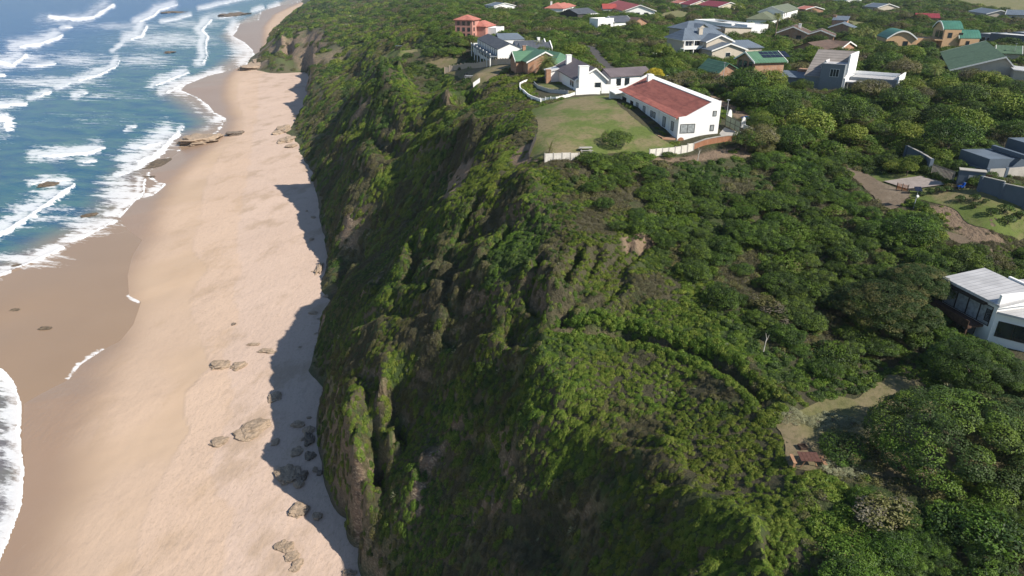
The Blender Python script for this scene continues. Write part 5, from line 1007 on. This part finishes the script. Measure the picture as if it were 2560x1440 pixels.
# trees of the village and thicket, each described by what it stands beside
def scr(o): return proj(o[0], o[1], o[2])
LM = [('the pink villa', 1170, 60), ('the balconied house', 1235, 130), ('the green-roofed house', 1335, 140), ('the plum-roofed house', 1450, 175), ('the golden-yellow tree', 1636, 176), ('the long white house', 1690, 270), ('the long house gable', 1760, 330), ('the grey-blue house', 1745, 110), ('the solar-panelled house', 1905, 160), ('the olive-roofed house', 1945, 45),
      ('the brown-tiled house', 2000, 90), ('the grey stepped-roof house', 2090, 170), ('the grey house wing', 2200, 200), ('the small dark-roofed house', 2105, 55), ('the barrel-roofed houses', 2360, 85), ('the moss-green roof', 2450, 135), ('the pale blue complex', 2500, 95), ('the white modern house', 1800, 60), ('the big red farmhouse', 1580, 25), ('the charcoal-roofed house', 1445, 35), ('the pale cube cottage', 1500, 55), ('the twin maroon roofs', 1770, 15), ('the lone maroon roof', 2318, 38), ('the seaside garden lawn', 1080, 145),
      ('the slate-blue garage', 2430, 400), ('the driveway gate', 2350, 445), ('the dirt road', 2180, 470), ('the earth bank', 2380, 540), ('the white cliff house', 2440, 740), ('the clearing', 2090, 1080), ('the picnic table', 2018, 1160), ('the bend of the cliff path', 1700, 865), ('the right path end', 1900, 980), ('the gully in the thicket', 1650, 560), ('the panel fence', 1680, 385), ('the slate boundary wall', 2500, 500), ('the dead branch', 1912, 850), ('the bottom right corner', 2480, 1400), ('the edge below the clearing', 2150, 1380), ('the slope above the cliff house', 2250, 620), ('the thicket centre', 2000, 560)]
def autolabel(items, what, LMs, group):
    """items: (object, x, y, z, adjective) -> one label each: kind, landmark, side, rank of nearness"""
    buckets = {}
    for o, x, y, z, adj in items:
        a_, b_ = proj(x, y, z); k = min(range(len(LMs)), key=lambda i: (LMs[i][1]-a_)**2+(1.6*(LMs[i][2]-b_))**2); dx, dy = a_-LMs[k][1], 1.6*(b_-LMs[k][2])
        sd_ = ('right of' if dx > 0 else 'left of') if abs(dx) > abs(dy) else ('below' if dy > 0 else 'above')
        buckets.setdefault((adj, sd_, LMs[k][0]), []).append((dx*dx+dy*dy, id(o), o))
    nth = ['nearest', 'second nearest', 'third nearest', 'fourth nearest', 'fifth nearest', 'sixth nearest', 'seventh nearest', 'eighth nearest', 'ninth nearest', 'tenth nearest', 'eleventh nearest', 'twelfth nearest', 'thirteenth nearest', 'fourteenth nearest']
    for (adj, sd_, lm), L_ in buckets.items():
        for i, (_, _, o) in enumerate(sorted(L_, key=lambda t_: t_[0])):
            tag(o, '%s %s %s %s' % (adj, what, sd_, lm) + ('' if len(L_) == 1 else ', %s' % nth[min(i, 13)]), o['category'], group)
spots = 0; protoT = {}; tries = 0; KO2 = FLAT+FOOT+FIELDS; VMESH = (mid1, mid2, lime); ADJ = ('dark dense', 'grey-olive', 'yellow-green'); items = []
while spots < 145 and tries < 3000:
    tries += 1; a_ = 1130+1430*rng.random(); b_ = 5 + (420*rng.random()**1.4)
    if b_ > 190 and a_ < 1850: continue
    c = hit(a_, b_); r_ = 2.2+2.6*rng.random()**1.3
    if c[1] > 900 or not clearof(np.array([c[0]]), np.array([c[1]]), r_*.9, KO2)[0] or not clearof(np.array([c[0]]), np.array([c[1]+4.5]), r_*.7, FOOT)[0]: continue
    k = int(rng.choice(3, p=[.55, .28, .17])); z = float(look(GZ, c[0], c[1])); sz = 'large' if r_ > 3.6 else 'small' if r_ < 2.8 else 'mid-sized'
    if k not in protoT: t = protoT[k] = mk_tree('tree', VMESH[k], 3.0, 4.4, at=c, rz=.85); t.scale = (r_/3,)*3
    else: t = copy_thing(protoT[k], (c[0], c[1], z), rng.random()*6.28, r_/3)
    items.append((t, c[0], c[1], z+3, sz+' '+ADJ[k])); spots += 1
nt_trunk = trunk_mesh(.6, .12, .05, 4, .22).build('trunk', BARK, None).data; bpy.data.objects.remove([o for o in bpy.data.objects if o.data is nt_trunk][0])
for (x, y, z, i, S) in NEARTREES:
    t = thing('tree', 'tree', 'tree', (x, y, z), rng.random()*6.28); o = bpy.data.objects.new('trunk', nt_trunk); COL.objects.link(o); o.parent = t; o.location = (0, 0, -.5)
    o = bpy.data.objects.new('crown', PM[i]); COL.objects.link(o); o.parent = t; o.scale = tuple(map(float, S))
    items.append((t, x, y, z+1, 'dark green wind-clipped' if i in p_fine else 'olive wind-clipped' if i in p_crownO else 'bright green wind-clipped' if i in p_crownG else 'dark green wind-clipped'))
autolabel(items, 'tree', LM, 'evergreen trees of the thicket and gardens')
RLM = [('the oval tan boulder', 550, 914), ('the flat layered slab', 667, 878), ('the large ridged outcrop', 632, 1072), ('the tall dark boulder', 773, 1098), ('the squat dark boulder', 775, 1140), ('the broad pitted rock', 722, 1186), ('the curved rock', 748, 1277), ('the chain of pale rocks', 728, 1391), ('the upright split rock', 797, 674), ('the grey boulder at the far shadow', 707, 326), ('the craggy water-line ridge', 505, 352), ('the big notch of shadow', 770, 600), ('the middle of the far cliff foot', 770, 450), ('the rock at the bottom edge', 872, 1433), ('the wide bay of shadow', 740, 960)]
autolabel([(o, o.location.x, o.location.y, o.location.z, 'weathered') for o in STONES], 'fallen stone', RLM, 'stones along the cliff foot')
# ================================================================== palms
M_PALM = foliage_mat('palm_leaf', (.11, .14, .035), (.20, .22, .07), None, .25)
def palm_mesh(nf, L_, droop=1.0, leafl=.34, up0=1.25):
    V, F = [], []
    for k in range(nf):
        th = k*2.4+rng.random()*.3; el = up0-1.5*(k/nf)**1.0; p = np.zeros(3); d = np.array([math.cos(th)*math.cos(el), math.sin(th)*math.cos(el), math.sin(el)]); side = np.array([-math.sin(th), math.cos(th), 0]); n_ = 13
        pts = [p.copy()]
        for i in range(n_):
            d = d+np.array([0, 0, -.11*droop]); d /= np.linalg.norm(d); p = p+d*L_/n_; pts.append(p.copy())
        for i in range(1, n_+1):
            q_ = pts[i]; dd = pts[i]-pts[i-1]; dd /= np.linalg.norm(dd); w_ = leafl*L_*math.sin(math.pi*(.12+.85*i/n_))**.7
            for sg in (-1, 1):
                tip = q_+side*sg*w_*.8+dd*w_*.5+np.array([0, 0, -.25*w_]); b0 = q_-dd*L_/n_*.5; b1 = q_+dd*L_/n_*.12; j = len(V); V += [tuple(b0), tuple(b1), tuple(tip)]; F.append((j, j+1, j+2))
    me = bpy.data.meshes.new('fronds'); me.from_pydata([tuple(map(float, v)) for v in V], [], F); me.materials.append(M_PALM)
    at = me.attributes.new('v', 'FLOAT', 'FACE'); at.data.foreach_set('value', rng.random(len(F)).astype(np.float32)); return me
pf1 = palm_mesh(52, 3.4); pf2 = palm_mesh(34, 2.3)
def palm(label, px, py, hgt, me_, r=.3, group=None, base=False):
    c = hit(px, py) if base else hit(px, py, up=hgt); z = float(look(GZ, c[0], c[1])); t = thing('palm_tree', label, 'palm', (c[0], c[1], z), rng.random()*6, group)
    MB().bar((0, 0, -.5), (.1, 0, hgt*.5), r*1.15, 9, r).bar((.1, 0, hgt*.5), (0, 0, hgt), r, 9, r*1.05).build('trunk', PALMBARK, t)
    o = bpy.data.objects.new('fronds', me_); COL.objects.link(o); o.parent = t; o.location = (0, 0, hgt); return t
palm('big date palm with arching fronds in front of the green-roofed house', 1368, 188, 3.3, pf1, .42, base=True); palm('tall slender palm in front of the olive-roofed house', 1946, 42, 9.5, pf2, .22)
PL = [(1225, 35, 'above the pink villa, right of it'), (1248, 42, 'second to the right of the pink villa'), (1268, 36, 'far right of the pink villa row'), (1320, 100, 'behind the blue-roofed house'), (1345, 108, 'between blue roof and yellow-green trees'), (2130, 78, 'left one of the grove above the grey house'), (2150, 82, 'second of the grove above the grey house'), (2168, 76, 'third of the grove above the grey house'), (2185, 84, 'fourth of the grove above the grey house'), (2200, 78, 'right one of the grove above the grey house'), (2340, 170, 'beside the moss-green roof'), (1560, 30, 'between dark roof and red farmhouse'), (1640, 40, 'right of the red farmhouse gable'), (2395, 95, 'in front of the barrel-roofed house')]
for a_, b_, lb in PL: palm('small palm '+lb, a_, b_, 3.5, pf2, .2, 'small palms among the houses')
# wild banana by the fence
t = thing('wild_banana', 'clump of broad-leaved wild banana at the corner of the white fence', 'plant', (*hit(1372, 388)[:2], float(look(GZ, *hit(1372, 388)[:2]))))
MB().bar((0, 0, -.2), (.2, .1, 1.2), .14, 6, .1).bar((.3, .2, -.2), (.6, .4, 1.0), .12, 6, .08).build('stem', PALMBARK, t)
o = bpy.data.objects.new('leaves', palm_mesh(20, 1.7, .8, .16, 1.4)); COL.objects.link(o); o.parent = t; o.location = (.2, .1, 1.0)

# ================================================================== walls and fences
def gz(x, y): return float(look(GZ, x, y))
def run(name, label, pts, hgt, mat, th=.15, post=None, panel=2.0, cap=None, cat='wall', top=None, kind=None):
    """a wall or panel fence along world points; posts and panels stand on the ground"""
    P0 = pts[0]; t = thing(name, label, cat, (P0[0], P0[1], gz(P0[0], P0[1]))); z00 = gz(P0[0], P0[1]); m_ = MB(); pm = []; cm = MB()
    for a_, b_ in zip(pts[:-1], pts[1:]):
        L_ = math.hypot(b_[0]-a_[0], b_[1]-a_[1]); k = max(1, round(L_/panel)); dx, dy = (b_[0]-a_[0])/L_, (b_[1]-a_[1])/L_; nx, ny = -dy*th/2, dx*th/2
        for i in range(k):
            x0, y0 = a_[0]+dx*L_*i/k-P0[0], a_[1]+dy*L_*i/k-P0[1]; x1, y1 = a_[0]+dx*L_*(i+1)/k-P0[0], a_[1]+dy*L_*(i+1)/k-P0[1]
            zb0 = gz(x0+P0[0], y0+P0[1])-z00; zb1 = gz(x1+P0[0], y1+P0[1])-z00; zt = max(zb0, zb1)+hgt if post else None
            t0, t1 = (zt, zt) if post else (zb0+hgt, zb1+hgt); f = .98
            V = [(x0+nx, y0+ny, zb0-.8), (x0-nx, y0-ny, zb0-.8), (x1-nx, y1-ny, zb1-.8), (x1+nx, y1+ny, zb1-.8), (x0+nx, y0+ny, t0), (x0-nx, y0-ny, t0), (x1-nx, y1-ny, t1), (x1+nx, y1+ny, t1)]
            m_.add(V, [(0, 1, 2, 3), (7, 6, 5, 4), (0, 4, 5, 1), (1, 5, 6, 2), (2, 6, 7, 3), (3, 7, 4, 0)])
            if post: pm.append((x0, y0, zb0-.8, t0+.08))
            if cap: cm.add([(x0+nx*1.5, y0+ny*1.5, t0+.003), (x0-nx*1.5, y0-ny*1.5, t0+.003), (x1-nx*1.5, y1-ny*1.5, t1+.003), (x1+nx*1.5, y1+ny*1.5, t1+.003), (x0+nx*1.5, y0+ny*1.5, t0+.1), (x0-nx*1.5, y0-ny*1.5, t0+.1), (x1-nx*1.5, y1-ny*1.5, t1+.1), (x1+nx*1.5, y1+ny*1.5, t1+.1)], [(0, 1, 2, 3), (7, 6, 5, 4), (0, 4, 5, 1), (1, 5, 6, 2), (2, 6, 7, 3), (3, 7, 4, 0)])
    m_.build('panels' if False else 'wall_panel', mat, t)
    if cap: cm.build('coping', cap, t)
    if post:
        w_ = post[1]; pm.append((pts[-1][0]-P0[0], pts[-1][1]-P0[1], gz(pts[-1][0], pts[-1][1])-z00-.8, pm[-1][3]))
        for (x, y, a0, a1) in pm: MB().box(x-w_, x+w_, y-w_, y+w_, a0, a1).build('post', post[0], t)
    return t
def W(s): return [tuple(hit(a_, b_)[:2]) for a_, b_ in pxpoly(s)]
run('panel_fence', 'white precast panel fence at the lawn corner, four panels left', W('1362,406 1447,402'), 1.15, PANEL, .08, (CONC, .09), 1.35, cat='fence'); run('panel_fence', 'white precast panel fence below the gable of the long house', W('1623,392 1733,377'), 1.25, PANEL, .08, (CONC, .09), 1.35, cat='fence')
run('brick_wall', 'orange-red brick wall stepping right from the long house', W('1734,374 1868,352'), 1.0, BRICK2, .25, cap=CONC); run('boundary_wall', 'buff precast wall curving above the small lawn', W('1112,184 1135,176 1170,170 1220,166 1290,163'), 1.7, FENCEB, .12, (FENCEB, .11), 2.2)
run('garden_wall', 'short white wall beside the small lawn end', W('1183,218 1200,206'), 1.3, WHITE, .15); run('garden_wall', 'low curved white wall on the cliff edge below the plum-roofed house', W('1318,206 1300,214 1300,226 1312,238 1330,247 1352,256'), .8, WHITE, .25); run('garden_wall', 'white wall between the plum-roofed house and the lawn', W('1439,238 1500,236'), 1.5, WHITE, .2); run('garden_wall', 'white wall with fin beside the far end of the long house', W('1503,234 1540,232'), 2.0, WHITE, .2)
run('picket_fence', 'white rail fence curving round the cliff-edge garden', W('1350,254 1390,250 1425,242 1440,237'), .6, WFRAME, .05, (WFRAME, .07), 1.2, cat='fence'); run('picket_fence', 'inner curved grey fence of the cliff-edge garden', W('1335,212 1345,222 1375,232 1420,236'), .8, METAL, .04, (METAL, .06), 1.4, cat='fence')
run('retaining_wall', 'dark timber retaining wall at the seaward corner of the lawn', W('1322,397 1340,348'), .9, DARKW, .15)
run('white_wall', 'long white garden wall in the trees left of the grey-blue house', W('1600,142 1690,134'), 1.2, WHITE, .2)
run('boundary_wall', 'slate-blue boundary wall with pillars left of the driveway gate', W('2262,396 2292,412 2320,432'), 2.1, SLATE, .2, (SLATE, .28), 3.0, cap=CONC); run('boundary_wall', 'slate-blue boundary wall with pillars stepping down to the right edge', W('2448,478 2500,496 2560,522 2620,548'), 2.1, SLATE, .2, (SLATE, .28), 3.2, cap=CONC); run('courtyard_wall', 'pale grey inner courtyard wall behind the slate wall', W('2462,452 2510,447 2560,444 2610,440'), 1.3, CONC, .2, (SLATE, .2), 3.0)
# driveway gate
a_, b_ = W('2322,436 2385,457'); t = thing('driveway_gate', 'slatted grey driveway gate in the slate-blue wall', 'gate', (*a_, gz(*a_)), math.atan2(b_[1]-a_[1], b_[0]-a_[0])); L_ = math.hypot(b_[0]-a_[0], b_[1]-a_[1])
m_ = MB(); [m_.box(u, u+.1, -.03, .03, .1, 1.7) for u in np.arange(.3, L_-.3, .24)]; m_.build('slats', plain('grey_timber', (.30, .27, .25), .8), t); MB().box(.2, L_-.2, .035, .08, 1.6, 1.72).box(.2, L_-.2, .035, .08, .15, .27).build('gate_frame', DFRAME, t)
a_ = W('2390,462')[0]; t = thing('gatehouse', 'dark slate entrance block with letterbox between the two gates', 'entrance', (*a_, gz(*a_)), math.atan2(-.5, 1)); MB().box(0, 3.2, -.4, .9, -1, 2.3).build('wall', SLATE, t); MB().box(-.1, 3.3, -.5, 1.0, 2.303, 2.4).build('coping', CONC, t); MB().box(1.2, 2.0, -.46, -.4, 1.1, 1.7).build('letterbox', METAL, t); MB().box(3.3, 4.8, .1, .18, 0, 1.9).build('side_gate', WOOD, t)
# entrance of the long house: rounded wall ends, dark gate, lamp
for lb, a_, b_ in (('rounded white wall end nearest the lamp post', 1823, 298), ('rounded white wall end right of the dark gate', 1857, 318)):
    c = hit(a_, b_); t = thing('gate_pier', lb, 'gate pier', (c[0], c[1], gz(c[0], c[1])), .2); MB().prism([(-.5, -.6), (.5, -.6), (.42, .9), (.25, 1.7), (0, 1.95), (-.25, 1.7), (-.42, .9)], -.14, .14, 'y').build('pier', WHITE, t)
a_, b_ = W('1813,312 1848,336'); t = thing('metal_gate', 'dark framed gate with pale panels beside the long house yard', 'gate', (*a_, gz(*a_)), math.atan2(b_[1]-a_[1], b_[0]-a_[0])); L_ = math.hypot(b_[0]-a_[0], b_[1]-a_[1])
m_ = MB(); [m_.box(u-.05, u+.05, -.05, .05, -.3, 1.8) for u in np.linspace(0, L_, 4)]; m_.box(0, L_, -.05, .05, 1.8, 1.88).box(0, L_, -.05, .05, .85, .93).build('gate_frame', DFRAME, t); MB().box(.05, L_-.05, -.02, .02, .1, 1.8).build('panel', plain('sage_panel', (.20, .24, .18), .6), t)
run('planter_wall', 'white V-shaped planter wall at the gate, front arm', W('1848,340 1885,346'), .8, WHITE, .2); run('planter_wall', 'white V-shaped planter wall at the gate, back arm', W('1858,322 1900,340'), .8, WHITE, .2)
def lamp(label, px, py, hgt, kind=0, group=None):
    c = hit(px, py); t = thing('street_lamp', label, 'lamp', (c[0], c[1], gz(c[0], c[1])), 0, group); MB().bar((0, 0, -.3), (0, 0, hgt), .07, 7, .05).build('pole', METAL, t)
    if kind == 0: MB().bar((0, 0, hgt), (0, 0, hgt+.22), .10, 10, .34).build('lamp_head', METAL, t)
    else:
        MB().bar((0, 0, hgt-.9), (.25, 0, hgt-.8), .2, 10, .2).build('lamp_head', WHITE, t); MB().add([(-.5, -.3, hgt+.05), (.5, -.3, hgt+.05), (.5, .35, hgt+.5), (-.5, .35, hgt+.5), (-.5, -.3, hgt), (.5, -.3, hgt), (.5, .35, hgt+.45), (-.5, .35, hgt+.45)], [(0, 1, 2, 3), (7, 6, 5, 4), (0, 4, 5, 1), (1, 5, 6, 2), (2, 6, 7, 3), (3, 7, 4, 0)]).build('solar_panel', SOLAR, t)
    return t
lamp('slim grey lamp post beside the long white house', 1815, 300, 3.6); lamp('white solar lamp post at the end of the dirt road', 2284, 520, 2.6, 1); lamp('low garden lamp post behind the long red roof', 1667, 206, 1.6); lamp('tall lamp post left of the green solar-panelled house', 1806, 208, 4.6); lamp('lamp post in front of the barrel-roofed house', 2330, 103, 3.5)
lamp('lamp post beside the moss-green roof on the right', 2530, 150, 4.5)
# ================================================================== furniture and small things
def tbl(name, label, px, py, yaw, L_, Wd, hgt, top, leg, bench=True, cat='table', drop=None):
    c = hit(px, py); t = thing(name, label, cat, (c[0], c[1], gz(c[0], c[1])+.05), yaw); m_ = MB()
    for k in range(5): y0 = -Wd/2+k*Wd/5; m_.box(-L_/2, L_/2, y0, y0+Wd/5-.02, hgt-.05, hgt)
    m_.build('tabletop', top, t)
    for sx in (-1, 1):
        for sy in (-1, 1): MB().bar((sx*L_*.36, sy*Wd*.42, -.1), (sx*L_*.36, sy*Wd*.2, hgt-.05), .05, 5).build('leg', leg, t)
    if bench:
        for sy in (-1, 1):
            b_ = MB().box(-L_/2, L_/2, sy*(Wd/2+.42)-.15, sy*(Wd/2+.42)+.15, hgt*.55, hgt*.55+.05).build('bench', leg, t); MB().box(-L_*.36-.04, -L_*.36+.04, sy*(Wd/2+.42)-.1, sy*(Wd/2+.42)+.1, -.1, hgt*.55).box(L_*.36-.04, L_*.36+.04, sy*(Wd/2+.42)-.1, sy*(Wd/2+.42)+.1, -.1, hgt*.55).build('bench_leg', leg, b_)
    return t
REDW = plain('red_stained_timber', (.125, .06, .045), .7, .25, 4); PALEW = plain('pale_timber', (.42, .24, .14), .8, .25, 4); GREYWD = plain('grey_timber_table', (.34, .35, .37), .8, .2, 4)
tbl('picnic_table', 'reddish-brown picnic table with benches at both ends in the clearing', 2018, 1160, 1.50, 1.25, 1.7, .78, REDW, PALEW)
t = tbl('picnic_table', 'grey wooden picnic table on the small lawn inside the buff wall', 1172, 196, -.2, 2.4, 1.2, .8, GREYWD, GREYWD)
tbl('side_table', 'small dark table above the grey picnic table on the small lawn', 1165, 188, .3, 1.2, .9, .6, DFRAME, DFRAME, False); tbl('picnic_table', 'white-topped bench table in shade on the lawn by the panel fence', 1464, 381, .1, 2.1, .9, .8, CONC, CONC)
tbl('bench', 'dark wooden bench beside the dirt road and driveway', 2284, 484, -.4, 1.8, .7, .5, DFRAME, DFRAME, False, 'bench'); tbl('garden_table', 'blue-topped garden table above the seaside lawn', 997, 122, 0, 3.2, 2.4, 1.6, R_BLUE, DFRAME, False)
for lb, a_, b_ in (('white garden chair, left of the pair on the cliff edge terrace', 991, 168), ('white garden chair, right of the pair on the cliff edge terrace', 1000, 166)):
    c = hit(a_, b_); t = thing('garden_chair', lb, 'chair', (c[0], c[1], gz(c[0], c[1])+.2), .4); MB().box(-.35, .35, -.35, .35, .45, .52).build('seat', WHITE, t); MB().box(-.35, .35, .3, .37, .52, 1.1).build('backrest', WHITE, t)
    for sx in (-.3, .3):
        for sy in (-.3, .3): MB().box(sx-.03, sx+.03, sy-.03, sy+.03, -.2, .45).build('leg', WHITE, t)
c = hit(2006, 1121); t = thing('fire_pit', 'small square rusty fire grate left of the picnic table', 'fire pit', (c[0], c[1], gz(c[0], c[1])+.05), .1); RUST = plain('rust', (.07, .045, .035), .9); MB().box(-.33, .33, -.33, -.29, 0, .25).box(-.33, .33, .29, .33, 0, .25).box(-.33, -.29, -.29, .29, 0, .25).box(.29, .33, -.29, .29, 0, .25).build('rim', RUST, t); m_ = MB(); [m_.box(u, u+.02, -.29, .29, .2, .22) for u in np.arange(-.27, .28, .07)]; m_.build('grate', RUST, t)
c = hit(2255, 1172); t = thing('garden_bin', 'dark square box on the grass at the bottom of the clearing', 'box', (c[0], c[1], gz(c[0], c[1])+.03), .3); MB().box(-.4, .4, -.3, .3, 0, .35).build('box', RUST, t); MB().box(-.44, .44, -.34, .34, .353, .4).build('lid', RUST, t)
# blue pool cover, blue tarpaulin
BLUE = plain('blue_tarpaulin', (.01, .12, .48), .5, .25, 2)
def tarp(name, label, px, py, w_, d_, h_, cat):
    c = hit(px, py); n_ = 14; V = []; 
    for j in range(n_):
        for i in range(n_):
            x, y = (i/(n_-1)-.5)*w_, (j/(n_-1)-.5)*d_; e = min(1, 4*min(i, n_-1-i, j, n_-1-j)/(n_-1)); V.append((x, y, h_*e*(.7+.6*float(fbm(np.array([x*1.7+px]), np.array([y*1.7]), 3, 7)[0]))))
    o = linkmesh(name, V, [(j*n_+i, j*n_+i+1, (j+1)*n_+i+1, (j+1)*n_+i) for j in range(n_-1) for i in range(n_-1)], BLUE, None, True); o.location = (c[0], c[1], gz(c[0], c[1])+.05); o.modifiers.new('thick', 'SOLIDIFY').thickness = .03; return tag(o, label, cat)
tarp('pool_cover', 'bright blue cover heaped beside the brick braai chimney', 1446, 222, 3.4, 2.2, .9, 'cover'); tarp('tarpaulin', 'crumpled blue tarpaulin under trees right of the long house', 1876, 296, 3.6, 1.8, .5, 'tarpaulin')
# orange barrier netting
c0, c1 = W('2240,476 2268,480'); t = thing('barrier_net', 'orange barrier netting on posts where the driveway meets the road', 'barrier', (*c0, gz(*c0)+.1), math.atan2(c1[1]-c0[1], c1[0]-c0[0])); L_ = math.hypot(c1[0]-c0[0], c1[1]-c0[1]); ORG = plain('orange_plastic', (.62, .20, .06), .6); m_ = MB(); [m_.box(0, L_, -.012, .012, z, z+.05) for z in np.arange(.1, 1.0, .14)]; [m_.box(u, u+.04, -.016, .016, .05, 1.02) for u in np.arange(.1, L_, .22)]; m_.build('netting', ORG, t)
for u in (0, L_/2, L_): MB().box(u-.04, u+.04, -.05, .03, -.3, 1.15).build('post', WOOD, t)
# parked scooter
c = hit(2402, 474); t = thing('scooter', 'blue and white motor scooter parked by the slate entrance block', 'scooter', (c[0], c[1], gz(c[0], c[1])+.05), .3); SB = plain('scooter_blue', (.02, .10, .45), .3); TY = plain('tyre', (.02, .02, .02), .8)
for u in (-.55, .55): w_ = MB().bar((u, -.06, .27), (u, .06, .27), .27, 14).build('wheel', TY, t); MB().bar((u, -.075, .27), (u, .075, .27), .13, 10).build('rim', METAL, w_)
MB().prism([(-.75, .45), (-.1, .3), (.2, .3), (.35, .9), (.5, .95), (.45, .6), (.3, .35), (0, .42), (-.15, .62), (-.7, .7)], -.13, .13, 'y').build('body', SB, t); MB().box(-.7, -.1, -.14, .14, .702, .8).build('seat', DFRAME, t); MB().bar((.4, -.3, 1.02), (.4, .3, 1.02), .025, 6).build('handlebar', METAL, t)
# bleached branches
for lb, a_, b_ in (('bleached white dead branch standing in the scrub', 1912, 860), ('grey dead branch lying by the panel fence', 1745, 392)):
    c = hit(a_, b_, up=1.2); t = thing('dead_branch', lb, 'branch', (c[0], c[1], gz(c[0], c[1])+.9), .5); DW = plain('driftwood', (.5, .47, .42), .9, .1); MB().bar((0, 0, -.6), (.25, .1, .9), .07, 6, .04).bar((.25, .1, .9), (.1, .2, 1.6), .04, 5, .015).bar((.15, .05, .5), (.6, .1, 1.3), .04, 5, .012).bar((.1, 0, .2), (-.3, -.2, .9), .03, 5, .01).build('wood', DW, t)
# ================================================================== sea air
hz = MB().box(-3200, 3200, -120, 16000, -60, 190).build('haze', N('haze_air').m); hz['kind'] = 'stuff'
hm = hz.data.materials[0]; hm.node_tree.nodes.remove(hm.node_tree.nodes['Principled BSDF']); pv = hm.node_tree.nodes.new('ShaderNodeVolumePrincipled'); pv.inputs['Color'].default_value = (.72, .84, 1, 1); pv.inputs['Density'].default_value = .00009; pv.inputs['Anisotropy'].default_value = .2
hm.node_tree.links.new(pv.outputs[0], [n_ for n_ in hm.node_tree.nodes if n_.type == 'OUTPUT_MATERIAL'][0].inputs['Volume'])
